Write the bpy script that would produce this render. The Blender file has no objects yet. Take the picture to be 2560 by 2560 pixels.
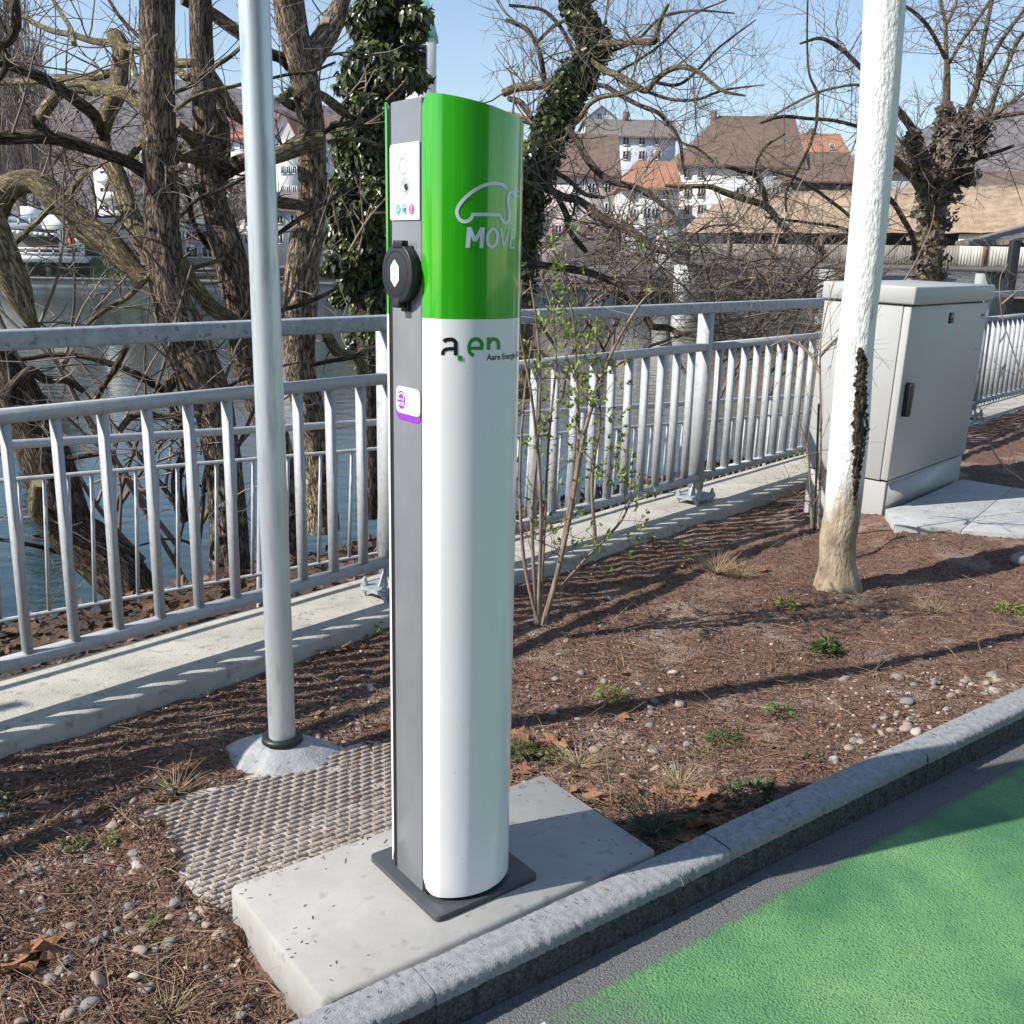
import bpy, bmesh, math, random
import numpy as np
from mathutils import Vector, Matrix
random.seed(7); rng = np.random.default_rng(7)
S = bpy.context.scene; C = S.collection
R = math.radians

# ---------------------------------------------------------------- camera, sky, sun, exposure
FPX, PITCH, ROLL, EYE = 2560.64, R(14.0948), R(-1.15655), np.array([0, 0, 1.3])
_f = np.array([0, math.cos(PITCH), -math.sin(PITCH)]); _r0 = np.array([1., 0, 0]); _d0 = np.cross(_f, _r0)
_rt = math.cos(ROLL)*_r0 + math.sin(ROLL)*_d0; _dn = -math.sin(ROLL)*_r0 + math.cos(ROLL)*_d0
cam = bpy.data.objects.new('camera', bpy.data.cameras.new('camera')); C.objects.link(cam)
cam.data.sensor_width = 36; cam.data.lens = 36*FPX/2560; cam.data.clip_start = .05; cam.data.clip_end = 6000
m4 = Matrix.Identity(4)
for i in range(3):
    m4[i][0], m4[i][1], m4[i][2], m4[i][3] = _rt[i], -_dn[i], -_f[i], EYE[i]
cam.matrix_world = m4; S.camera = cam
SUN_AZ, SUN_EL = R(68.8+180), R(39)
w = bpy.data.worlds.new('World'); S.world = w; w.use_nodes = True
nt = w.node_tree; sky = nt.nodes.new('ShaderNodeTexSky'); sky.sky_type = 'NISHITA'; sky.sun_disc = False
sky.sun_elevation = SUN_EL; sky.sun_rotation = SUN_AZ; sky.air_density = 1.0; sky.dust_density = .15; sky.ozone_density = 1.1
nt.links.new(sky.outputs[0], nt.nodes['Background'].inputs[0]); nt.nodes['Background'].inputs[1].default_value = .12
sun = bpy.data.objects.new('sun', bpy.data.lights.new('sun', 'SUN')); C.objects.link(sun)
sun.data.energy = 5.0; sun.data.angle = R(.53); sun.data.color = (1, .95, .87)
SD = Vector((math.sin(R(68.8))*math.cos(SUN_EL), math.cos(R(68.8))*math.cos(SUN_EL), -math.sin(SUN_EL)))
sun.rotation_euler = SD.to_track_quat('-Z', 'Y').to_euler()
S.view_settings.view_transform = 'Standard'; S.view_settings.look = 'None'; S.view_settings.exposure = .55; S.view_settings.gamma = 1

def ray(px, py):
    return (_rt*(px-1280) + _dn*(py-1280))/FPX + _f
def at(px, py, z):                     # where the sight line meets a level
    d = ray(px, py); return EYE + d*((z-EYE[2])/d[2])
def P(px, py, Y):                      # where the sight line reaches the distance Y
    d = ray(px, py); return EYE + d*(Y/d[1])

# ---------------------------------------------------------------- mesh helpers
class MB:
    def __init__(s): s.v = []; s.f = []; s.uv = []; s.n = 0
    def add(s, V, F, UV=None):
        V = np.asarray(V, float).reshape(-1, 3); F = np.asarray(F, int)
        s.v.append(V); s.f.append(F + s.n); s.n += len(V)
        s.uv.append(np.zeros((F.size, 2)) if UV is None else np.asarray(UV, float).reshape(-1, 2))
        return s
    def box(s, x0, x1, y0, y1, z0, z1):
        V = [(x, y, z) for z in (z0, z1) for y in (y0, y1) for x in (x0, x1)]
        return s.add(V, [(0, 2, 3, 1), (4, 5, 7, 6), (0, 1, 5, 4), (2, 6, 7, 3), (0, 4, 6, 2), (1, 3, 7, 5)])
    def prism(s, poly, z0, z1, ax=2):      # poly extruded along an axis
        n = len(poly); V = []
        for z in (z0, z1):
            for a, b in poly: V.append((a, b, z) if ax == 2 else ((a, z, b) if ax == 1 else (z, a, b)))
        for i in range(n):
            s.add([V[i], V[(i+1) % n], V[n+(i+1) % n], V[n+i]], [(0, 1, 2, 3)])
        from mathutils.geometry import tessellate_polygon
        t = tessellate_polygon([[Vector((a, b, 0)) for a, b in poly]])
        s.add(V[:n], [x[::-1] for x in t]); s.add(V[n:], t)
        return s
    def tube(s, pts, rad, n=8, cap=True, wob=None):
        pts = np.asarray(pts, float); k = len(pts); rad = np.broadcast_to(np.asarray(rad, float), (k,))
        t = np.gradient(pts, axis=0); t /= np.linalg.norm(t, axis=1)[:, None]+1e-12
        a = np.cross(t[0], [0, 0, 1.] if abs(t[0][2]) < .9 else [1., 0, 0]); a /= np.linalg.norm(a)
        A = np.empty((k, 3))
        for i in range(k):
            a = a - t[i]*(a@t[i]); a /= np.linalg.norm(a)+1e-12; A[i] = a
        B = np.cross(t, A); th = np.linspace(0, 2*np.pi, n, endpoint=False)
        rr = rad[:, None]*np.ones(n)
        L = np.concatenate([[0], np.cumsum(np.linalg.norm(np.diff(pts, axis=0), axis=1))])
        if wob is not None: rr = rr*wob(th[None, :], L[:, None])
        V = pts[:, None]+rr[..., None]*(np.cos(th)[None, :, None]*A[:, None]+np.sin(th)[None, :, None]*B[:, None])
        i, j = np.meshgrid(np.arange(k-1), np.arange(n), indexing='ij'); j2 = (j+1) % n
        F = np.stack([i*n+j, i*n+j2, (i+1)*n+j2, (i+1)*n+j], -1).reshape(-1, 4)
        mr = float(rad.mean())
        U0 = j*2*np.pi/n*mr; U1 = (j+1)*2*np.pi/n*mr
        UV = np.stack([np.stack([U0, L[i]], -1), np.stack([U1, L[i]], -1), np.stack([U1, L[i+1]], -1), np.stack([U0, L[i+1]], -1)], 2)
        s.add(V.reshape(-1, 3), F, UV)
        if cap:
            for e in (0, k-1):
                c = V[e]; o = np.vstack([c, pts[e][None]])
                f = [(x, n, (x+1) % n) if e == 0 else ((x+1) % n, n, x) for x in range(n)]
                s.add(o, f)
        return s
    def mesh(s, name, mat=None, smooth=False):
        me = bpy.data.meshes.new(name)
        if s.n:
            V = np.concatenate(s.v); me.vertices.add(len(V)); me.vertices.foreach_set('co', V.astype(np.float32).ravel())
            li = np.concatenate([f.ravel() for f in s.f]); sz = np.concatenate([np.full(f.shape[0], f.shape[1]) for f in s.f])
            me.loops.add(len(li)); me.loops.foreach_set('vertex_index', li.astype(np.int32))
            me.polygons.add(len(sz)); st = np.concatenate([[0], np.cumsum(sz)[:-1]])
            me.polygons.foreach_set('loop_start', st.astype(np.int32)); me.polygons.foreach_set('loop_total', sz.astype(np.int32))
            if smooth: me.polygons.foreach_set('use_smooth', np.ones(len(sz), bool))
            me.update(calc_edges=True)
            u = me.uv_layers.new(name='UVMap'); u.data.foreach_set('uv', np.concatenate(s.uv).astype(np.float32).ravel())
            me.validate()
        if mat: me.materials.append(mat)
        return me
    def build(s, name, mat, parent=None, smooth=False, bev=0, seg=2, **kw):
        me = s.mesh(name, mat, smooth)
        if bev:
            bm = bmesh.new(); bm.from_mesh(me); bmesh.ops.remove_doubles(bm, verts=bm.verts, dist=1e-5)
            bmesh.ops.recalc_face_normals(bm, faces=bm.faces)
            ed = [e for e in bm.edges if len(e.link_faces) == 2 and e.calc_face_angle(0) > .5]
            bmesh.ops.bevel(bm, geom=ed, offset=bev, segments=seg, affect='EDGES', profile=.5, clamp_overlap=True)
            bm.to_mesh(me); bm.free()
        return link(name, me, parent, **kw)

def link(name, me, parent=None, label=None, cat=None, group=None, kind=None, loc=None):
    o = bpy.data.objects.new(name, me); C.objects.link(o)
    if parent: o.parent = parent
    if loc is not None: o.location = loc
    return tag(o, label, cat, group, kind)
def tag(o, label=None, cat=None, group=None, kind=None):
    for k, v in (('label', label), ('category', cat), ('group', group), ('kind', kind)):
        if v: o[k] = v
    return o
def thing(name, label, cat, loc=(0, 0, 0), rz=0, group=None):
    o = link(name, None, None, label, cat, group, None, loc); o.rotation_euler = (0, 0, rz); o.empty_display_size = .1
    return o
def copy_tree(o, parent=None):
    c = o.copy(); C.objects.link(c)
    if parent: c.parent = parent
    for ch in list(o.children): copy_tree(ch, c)
    return c

# smooth value noise on arrays
_tab = rng.random((64, 64, 64))
def vnoise(p):
    p = np.asarray(p, float); i = np.floor(p).astype(int); f = p-i; f = f*f*(3-2*f); i &= 63; j = (i+1) & 63
    x0, y0, z0 = i[..., 0], i[..., 1], i[..., 2]; x1, y1, z1 = j[..., 0], j[..., 1], j[..., 2]; fx, fy, fz = f[..., 0], f[..., 1], f[..., 2]
    l = lambda a, b, t: a+(b-a)*t
    return l(l(l(_tab[x0, y0, z0], _tab[x1, y0, z0], fx), l(_tab[x0, y1, z0], _tab[x1, y1, z0], fx), fy),
             l(l(_tab[x0, y0, z1], _tab[x1, y0, z1], fx), l(_tab[x0, y1, z1], _tab[x1, y1, z1], fx), fy), fz)
def fbm(p, o=3):
    p = np.asarray(p, float); return sum(vnoise(p*2**k+k*7.3)*.5**k for k in range(o))/sum(.5**k for k in range(o))
def crom(pts, m=6):                    # Catmull-Rom through rows of any width
    p = np.asarray(pts, float); p = np.vstack([2*p[0]-p[1], p, 2*p[-1]-p[-2]]); out = []
    for i in range(1, len(p)-2):
        t = np.linspace(0, 1, m, endpoint=False)[:, None]; a, b, c, d = p[i-1:i+3]
        out.append(.5*(2*b+(c-a)*t+(2*a-5*b+4*c-d)*t*t+(3*b-a-3*c+d)*t**3))
    return np.vstack(out+[p[-2:-1]])

# ---------------------------------------------------------------- materials
def mat(name, c1, c2=None, scale=8, rough=.6, metal=0, bump=0, bscale=40, bdist=.01, coord='Object', stretch=(1, 1, 1), island=0, detail=5,
        c3=None, s3=3, t3=(.55, .7), coat=0, spec=.5, lo=.35, hi=.65, vor=False, trans=0, rvar=0):
    m = bpy.data.materials.new(name); m.use_nodes = True; n = m.node_tree.nodes; L = m.node_tree.links.new
    b = n['Principled BSDF']; b.inputs['Roughness'].default_value = rough; b.inputs['Metallic'].default_value = metal
    b.inputs['Specular IOR Level'].default_value = spec; b.inputs['Coat Weight'].default_value = coat; b.inputs['Coat Roughness'].default_value = .04
    rgb = lambda c: (c[0], c[1], c[2], 1)
    b.inputs['Base Color'].default_value = rgb(c1)
    if c2 is None and not bump: return m
    tc = n.new('ShaderNodeTexCoord'); mp = n.new('ShaderNodeMapping'); mp.inputs['Scale'].default_value = stretch
    L(tc.outputs[coord], mp.inputs[0])
    if c2 is not None:
        if island:
            g = n.new('ShaderNodeNewGeometry'); src = g.outputs['Random Per Island']
        else:
            t = n.new('ShaderNodeTexNoise'); t.inputs['Scale'].default_value = scale; t.inputs['Detail'].default_value = detail; t.inputs['Roughness'].default_value = .65
            L(mp.outputs[0], t.inputs[0]); src = t.outputs[0]
        r = n.new('ShaderNodeValToRGB'); r.color_ramp.elements[0].color = rgb(c1); r.color_ramp.elements[1].color = rgb(c2)
        r.color_ramp.elements[0].position = 0 if island else lo; r.color_ramp.elements[1].position = 1 if island else hi
        L(src, r.inputs[0]); col = r.outputs[0]
        if c3 is not None:
            t = n.new('ShaderNodeTexNoise'); t.inputs['Scale'].default_value = s3; t.inputs['Detail'].default_value = 6; L(mp.outputs[0], t.inputs[0])
            q = n.new('ShaderNodeMapRange'); q.inputs[1].default_value = t3[0]; q.inputs[2].default_value = t3[1]; L(t.outputs[0], q.inputs[0])
            x = n.new('ShaderNodeMixRGB'); x.inputs[2].default_value = rgb(c3); L(q.outputs[0], x.inputs[0]); L(col, x.inputs[1]); col = x.outputs[0]
        L(col, b.inputs['Base Color'])
        if rvar:
            q = n.new('ShaderNodeMapRange'); q.inputs[3].default_value = rough-rvar; q.inputs[4].default_value = rough+rvar; L(src, q.inputs[0]); L(q.outputs[0], b.inputs['Roughness'])
    if bump:
        t = n.new('ShaderNodeTexVoronoi' if vor else 'ShaderNodeTexNoise'); t.inputs['Scale'].default_value = bscale
        if not vor: t.inputs['Detail'].default_value = 6
        L(mp.outputs[0], t.inputs[0]); k = n.new('ShaderNodeBump'); k.inputs['Strength'].default_value = bump; k.inputs['Distance'].default_value = bdist
        L(t.outputs[0], k.inputs['Height']); L(k.outputs[0], b.inputs['Normal'])
    if trans:
        d = n.new('ShaderNodeBsdfTranslucent'); L(col, d.inputs[0]) if c2 is not None else None
        x = n.new('ShaderNodeMixShader'); x.inputs[0].default_value = trans; L(b.outputs[0], x.inputs[1]); L(d.outputs[0], x.inputs[2]); L(x.outputs[0], n['Material Output'].inputs[0])
    return m
M_ = {}
M_['green'] = mat('green_gloss', (.028, .36, .006), (.05, .42, .015), 1, rough=.15, coat=.6, stretch=(70, 70, .9), lo=.5, hi=.72, c3=(.10, .44, .06), s3=1.7, t3=(.66, .78))  # lighter vertical streaks in the colour imitate drips and reflections
M_['white'] = mat('white_gloss', (.80, .82, .82), (.76, .78, .78), 3, rough=.18, coat=.5, c3=(.25, .24, .22), s3=150, t3=(.735, .75))
M_['grey'] = mat('grey_lacquer', (.20, .21, .22), (.175, .18, .195), 5, rough=.22, bump=.03, bscale=400, bdist=.001)
M_['plate'] = mat('plate_grey', (.06, .064, .072), (.05, .054, .06), 20, rough=.42)
M_['black'] = mat('black_plastic', (.012, .013, .015), (.018, .019, .022), 30, rough=.45)
M_['gap'] = mat('dark_gap', (.006, .006, .007), rough=.8)
M_['ink_white'] = mat('ink_white', (.62, .68, .75), rough=.25)
M_['ink_pure'] = mat('ink_pure_white', (.85, .86, .86), rough=.3)
M_['ink_black'] = mat('ink_black', (.008, .008, .01), rough=.3)
M_['ink_green'] = mat('ink_green', (.01, .26, .025), rough=.3)
M_['ink_grey'] = mat('ink_grey', (.16, .165, .17), rough=.4)
M_['ink_teal'] = mat('ink_teal', (.03, .42, .25), rough=.3)
M_['ink_blue'] = mat('ink_blue', (.03, .17, .5), rough=.3)
M_['ink_red'] = mat('ink_red', (.72, .04, .13), rough=.3)
M_['ink_purple'] = mat('ink_purple', (.27, .04, .45), rough=.3)
M_['galv'] = mat('galvanised', (.37, .385, .40), (.43, .445, .46), 60, rough=.6, metal=.05, bump=.04, bscale=150, bdist=.002, c3=(.31, .33, .35), s3=25, rvar=.1)
M_['galv2'] = mat('galvanised_worn', (.24, .265, .295), (.37, .40, .44), 22, rough=.6, metal=.05, bump=.05, bscale=150, bdist=.002, c3=(.15, .175, .2), s3=45, t3=(.6, .68))
M_['pole'] = mat('pole_zinc', (.50, .55, .58), (.60, .64, .66), 14, rough=.36, metal=.45, stretch=(1, 1, .15), c3=(.42, .46, .49), s3=50, rvar=.08)
M_['concrete'] = mat('concrete_smooth', (.30, .292, .272), (.36, .35, .33), 7, rough=.8, bump=.15, bscale=220, bdist=.003, c3=(.22, .215, .20), s3=26, t3=(.60, .74))
M_['ledge'] = mat('concrete_ledge', (.46, .44, .385), (.35, .335, .295), 5, rough=.9, bump=.5, bscale=130, bdist=.006, c3=(.23, .22, .18), s3=22, t3=(.56, .72))
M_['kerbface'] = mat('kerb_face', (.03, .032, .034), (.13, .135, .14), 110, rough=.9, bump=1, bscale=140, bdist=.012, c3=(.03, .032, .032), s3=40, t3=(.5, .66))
M_['kerb'] = mat('kerb_stone', (.20, .205, .21), (.32, .325, .33), 60, rough=.85, bump=.45, bscale=260, bdist=.005, c3=(.12, .12, .12), s3=120, t3=(.6, .7))
M_['pad'] = mat('pad_concrete', (.34, .345, .34), (.42, .42, .41), 6, rough=.9, bump=.2, bscale=150, bdist=.003, c3=(.22, .22, .21), s3=11, t3=(.58, .75))
M_['asphalt'] = mat('asphalt', (.10, .10, .10), (.19, .19, .188), 160, rough=.9, bump=.9, bscale=190, bdist=.01)
M_['soil'] = mat('mulch_soil', (.07, .034, .022), (.25, .145, .10), 70, rough=.95, bump=1, bscale=110, bdist=.02, c3=(.34, .25, .195), s3=4, t3=(.52, .68), detail=9)
M_['bank'] = mat('bank_soil', (.05, .035, .025), (.11, .07, .045), 30, rough=.95, bump=1, bscale=50, bdist=.04)
M_['litter'] = mat('litter', (.04, .019, .012), (.32, .19, .13), island=1, rough=.9)
M_['leafdry'] = mat('dry_leaf', (.17, .065, .03), (.36, .20, .11), island=1, rough=.8, trans=.2)
M_['pebble'] = mat('pebble', (.25, .185, .145), (.36, .29, .24), 25, rough=.8, bump=.1, bscale=120)
M_['pebble2'] = mat('pebble_grey', (.15, .14, .135), (.25, .235, .22), 25, rough=.8, bump=.1, bscale=120)
M_['pebble3'] = mat('pebble_white', (.34, .29, .24), (.45, .40, .35), 25, rough=.75)
M_['gravel'] = mat('gravel_mix', (.10, .07, .055), (.33, .27, .225), island=1, rough=.85)
M_['mat'] = mat('grid_paver', (.30, .265, .23), (.50, .46, .415), 60, rough=.9, bump=.6, bscale=200, bdist=.005)
M_['weed'] = mat('weed', (.045, .085, .022), (.14, .19, .06), island=1, rough=.6, trans=.3)
M_['weed2'] = mat('weed_yellow', (.16, .20, .035), (.28, .30, .07), island=1, rough=.6, trans=.3)
M_['straw'] = mat('straw', (.30, .23, .13), (.48, .38, .23), island=1, rough=.8)
M_['grassdk'] = mat('grass_dark', (.03, .05, .02), (.07, .10, .04), island=1, rough=.6)
def bark(name, crack, lo_c, hi_c, fx=38, fy=9, moss=None):
    m = bpy.data.materials.new(name); m.use_nodes = True; n = m.node_tree.nodes; L = m.node_tree.links.new; b = n['Principled BSDF']; b.inputs['Roughness'].default_value = .95; b.inputs['Specular IOR Level'].default_value = .2
    tc = n.new('ShaderNodeTexCoord')
    def nz(sc, st, co='UV', d=6):
        mp = n.new('ShaderNodeMapping'); mp.inputs['Scale'].default_value = st; L(tc.outputs[co], mp.inputs[0]); t = n.new('ShaderNodeTexNoise'); t.inputs['Scale'].default_value = sc; t.inputs['Detail'].default_value = d; t.inputs['Roughness'].default_value = .6; t.inputs['Distortion'].default_value = .4; L(mp.outputs[0], t.inputs[0]); return t.outputs[0]
    def mt(op, a, v, v2=None):
        x = n.new('ShaderNodeMath'); x.operation = op; L(a, x.inputs[0])
        if isinstance(v, (int, float)): x.inputs[1].default_value = v
        else: L(v, x.inputs[1])
        return x.outputs[0]
    def rp(src, pts):
        r = n.new('ShaderNodeValToRGB'); e = r.color_ramp.elements
        while len(e) < len(pts): e.new(.5)
        for k, (p, c) in enumerate(pts): e[k].position = p; e[k].color = (*c, 1)
        L(src, r.inputs[0]); return r.outputs[0]
    rid = mt('MULTIPLY', mt('ABSOLUTE', mt('SUBTRACT', nz(1, (fx, fy, 1)), .5), 0), 2)
    h = mt('ADD', rid, mt('MULTIPLY', nz(1, (fx*3, fy*3, 1)), .18))
    col = rp(h, [(.09, crack), (.15, lo_c), (.26, hi_c)])
    big = rp(nz(5, (1, 1, 1), 'Object', 4), [(.3, (.62, .60, .58)), (.7, (1.25, 1.22, 1.15))])
    x = n.new('ShaderNodeMixRGB'); x.blend_type = 'MULTIPLY'; x.inputs[0].default_value = 1; L(col, x.inputs[1]); L(big, x.inputs[2]); col = x.outputs[0]
    if moss:
        x = n.new('ShaderNodeMixRGB'); L(rp(nz(9, (1, 1, 1), 'Object', 6), [(.5, (0, 0, 0)), (.66, (.75, .75, .75))]), x.inputs[0]); L(col, x.inputs[1]); x.inputs[2].default_value = (*moss, 1); col = x.outputs[0]
    L(col, b.inputs['Base Color']); k = n.new('ShaderNodeBump'); k.inputs['Strength'].default_value = 1; k.inputs['Distance'].default_value = .03; L(rp(h, [(.0, (0, 0, 0)), (.4, (1, 1, 1))]), k.inputs['Height']); L(k.outputs[0], b.inputs['Normal']); return m
M_['bark'] = bark('bark_grey', (.03, .023, .018), (.20, .155, .118), (.56, .46, .345))
M_['barkbr'] = bark('bark_brown', (.022, .017, .014), (.14, .105, .083), (.40, .32, .25))
M_['bark2'] = bark('bark_mossy', (.05, .04, .025), (.23, .19, .12), (.48, .41, .28), 50, 10, (.34, .29, .13))
M_['barkdk'] = bark('bark_dark', (.02, .016, .013), (.09, .07, .055), (.27, .215, .17), 60, 9)
M_['twig'] = mat('twig', (.085, .066, .055), (.25, .20, .165), island=1, rough=.9)
M_['twigpale'] = mat('twig_pale', (.14, .10, .075), (.30, .235, .18), island=1, rough=.9)
M_['ivy'] = mat('ivy_leaf', (.022, .034, .010), (.115, .13, .045), island=1, rough=.3, trans=.12)
M_['ivydry'] = mat('ivy_dry', (.07, .052, .042), (.20, .16, .13), island=1, rough=.6)
M_['bud'] = mat('bud_leaf', (.13, .20, .03), (.30, .36, .08), island=1, rough=.5, trans=.3)
M_['stem'] = mat('shrub_stem', (.14, .10, .075), (.30, .235, .18), 40, rough=.85, stretch=(1, 1, .3))
M_['cab'] = mat('cabinet_grey', (.42, .42, .41), (.395, .395, .385), 3, rough=.5, bump=.03, bscale=300, bdist=.001)
M_['water'] = mat('river', (.006, .024, .021), rough=.03, bump=.35, bscale=1.5, bdist=.05, spec=.5, stretch=(1, 1.6, 1))

# ---------------------------------------------------------------- ground layout
A1, A2 = R(41.439), R(52.8157)
FU = np.array([math.sin(A1), math.cos(A1), 0]); FN = np.array([math.cos(A1), -math.sin(A1), 0]); F0 = at(1750, 1238, 0)
CU = np.array([math.sin(A2), math.cos(A2), 0]); CM = np.array([math.cos(A2), -math.sin(A2), 0]); E0 = at(1280, 2384, 0)
B0 = at(1058, 2215, .03)*np.array([1, 1, 0])
def um(u, m, z=0): return B0 + CU*u + CM*m + np.array([0, 0, z])
def sn(s, n, z=0): return F0 + FU*s + FN*n + np.array([0, 0, z])
LEDGE_Z, ROAD_Z = -.045, -.1
def bed_z(p):
    p = np.asarray(p, float); d = p-E0; mi = -(d[..., 0]*CM[0]+d[..., 1]*CM[1]); u = d[..., 0]*CU[0]+d[..., 1]*CU[1]
    sm = lambda x: np.clip(x, 0, 1)**2*(3-2*np.clip(x, 0, 1))
    right = sm((u-.0)/.5)
    z = -.105 + .07*sm(1-(mi-.07)/.7)*right
    q = np.stack([p[..., 0], p[..., 1], 0*p[..., 0]], -1); e = p-B0; ue = e[..., 0]*CU[0]+e[..., 1]*CU[1]; me_ = -(e[..., 0]*CM[0]+e[..., 1]*CM[1])
    inr = (ue > -.42)*(ue < .5)*(me_ > .2)*(me_ < .95); ed = np.minimum(ue+.345, .862-me_)+.22*(fbm(q*7, 4)-.5); z = z+inr*.034*(1-np.exp(-((p[..., 0]+.625)**2+(p[..., 1]-2.67)**2)/.05))*sm(1-(ed-.01)/.06)*sm((np.minimum(ue+.42, .95-me_))/.08)
    k = sm((p[..., 1]-4.45)/.5)*sm((p[..., 0]-1.7)/.35); z = z*(1-k)-.035*k
    return z + .03*(fbm(q*2.2, 2)-.5) + .026*(fbm(q*11, 3)-.5) + .012*(vnoise(q*60)-.5)
def make_sheet(fn, na, nb, name, m, smooth=True, **kw):
    a, b = np.meshgrid(np.linspace(0, 1, na), np.linspace(0, 1, nb), indexing='ij')
    V = fn(a, b); i, j = np.meshgrid(np.arange(na-1), np.arange(nb-1), indexing='ij')
    F = np.stack([i*nb+j, (i+1)*nb+j, (i+1)*nb+j+1, i*nb+j+1], -1).reshape(-1, 4)
    mb = MB(); mb.add(V.reshape(-1, 3), F); return mb.build(name, m, smooth=smooth, **kw)
def bed_fn(a, b):
    s = -9+24*a**1.0; base = F0+FU*s[..., None]+FN*.13
    t = ((E0-base)@CM-.05)/(FN@CM); Pp = base+FN*(t*b)[..., None]; Pp[..., 2] = bed_z(Pp); return Pp
make_sheet(bed_fn, 620, 190, 'mulch_bed', M_['soil'], kind='structure')
def bank_fn(a, b):
    s = -14+60*a**1.5; n = -.2-8*b**1.6; Pp = F0+FU*s[..., None]+FN*n[..., None]
    d = -n; z = np.interp(d, [0, .2, .8, 1.35, 1.8, 3.6, 9], [-.13, -.13, -.20, -.28, -.52, -2.5, -4])
    z = z-.018*np.clip(s+3.6, 0, 9)
    Pp[..., 2] = z+.12*(fbm(Pp*np.array([2, 2, 0])+3, 3)-.5)*np.clip(d, .2, 1); return Pp
make_sheet(bank_fn, 260, 70, 'river_bank', M_['bank'], kind='structure')
mb = MB(); mb.add([(-400, -60, -2.2), (400, -60, -2.2), (400, 96, -2.2), (-400, 96, -2.2)], [(0, 1, 2, 3)])
mb.build('river_water', M_['water'], kind='structure')
# road, green bay marking, white line
mb = MB(); q = [E0+CU*-40-CM*.02, E0+CU*-40+CM*30, E0+CU*60+CM*30, E0+CU*60-CM*.02]
mb.add([(x[0], x[1], ROAD_Z) for x in q], [(0, 1, 2, 3)]); mb.build('road', M_['asphalt'], kind='structure')
gm = mat('green_bay_paint', (.065, .205, .085), (.19, .385, .15), 2.4, rough=.95, bump=1, bscale=190, bdist=.010, c3=(.05, .145, .08), s3=190, t3=(.56, .68))  # broad dark mottling in the colour stands in for soft tree shade
_n = gm.node_tree.nodes; _l = gm.node_tree.links.new; _b = _n['Principled BSDF']; _src = _b.inputs['Base Color'].links[0].from_socket; _geo = _n.new('ShaderNodeNewGeometry')
def _dot(v, off, sc):
    x = _n.new('ShaderNodeVectorMath'); x.operation = 'DOT_PRODUCT'; _l(_geo.outputs['Position'], x.inputs[0]); x.inputs[1].default_value = tuple(v); y = _n.new('ShaderNodeMath'); y.operation = 'MULTIPLY_ADD'; _l(x.outputs['Value'], y.inputs[0]); y.inputs[1].default_value = sc; y.inputs[2].default_value = -off*sc; return y.outputs[0]
def _m2(op, a, b_):
    x = _n.new('ShaderNodeMath'); x.operation = op; _l(a, x.inputs[0]); (_l(b_, x.inputs[1]) if not isinstance(b_, float) else setattr(x.inputs[1], 'default_value', b_)); return x.outputs[0]
def _nz(sc):
    t = _n.new('ShaderNodeTexNoise'); t.inputs['Scale'].default_value = sc; t.inputs['Detail'].default_value = 5; _l(_geo.outputs['Position'], t.inputs[0]); return t.outputs[0]
_edge = _m2('MINIMUM', _dot(CM, float(E0@CM)+.085, 16.0), _dot(CU, float(E0@CU)-.02, 1.5)); _w = _m2('ADD', _m2('ADD', _edge, _m2('MULTIPLY', _nz(6), .6)), _m2('MULTIPLY', _nz(130), .7))
_r = _n.new('ShaderNodeMapRange'); _r.inputs[1].default_value = .62; _r.inputs[2].default_value = 1.05; _l(_w, _r.inputs[0])
_x = _n.new('ShaderNodeMixRGB'); _l(_r.outputs[0], _x.inputs[0]); _x.inputs[1].default_value = (.12, .125, .12, 1); _l(_src, _x.inputs[2]); _l(_x.outputs[0], _b.inputs['Base Color'])
def paint_fn(a, b):
    u = .02+7*a; mlo = .085+.012*(fbm(np.stack([u*9, u*0, u*0], -1), 3)-.5); m_ = mlo+(5-mlo)*b
    u = u + m_*0.0 + .03*(fbm(np.stack([m_*9, m_*0+4, m_*0], -1), 3)-.5)*(a < .001)
    Pp = E0+CU*u[..., None]+CM*m_[..., None]; Pp[..., 2] = ROAD_Z+.004; return Pp
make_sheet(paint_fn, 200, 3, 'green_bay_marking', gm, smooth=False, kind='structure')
wl = mat('worn_white_paint', (.62, .63, .62), (.16, .16, .16), 70, rough=.85, bump=.8, bscale=180, bdist=.006, lo=.5, hi=.62)
mb = MB(); q = [E0+CU*a_+CM*b_ for a_, b_ in ((-.1, .10), (.01, .09), (.01, 3), (-.1, 3))]
mb.add([(x[0], x[1], ROAD_Z+.004) for x in q], [(0, 3, 2, 1)]); mb.build('white_bay_line', wl, kind='structure')
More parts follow.
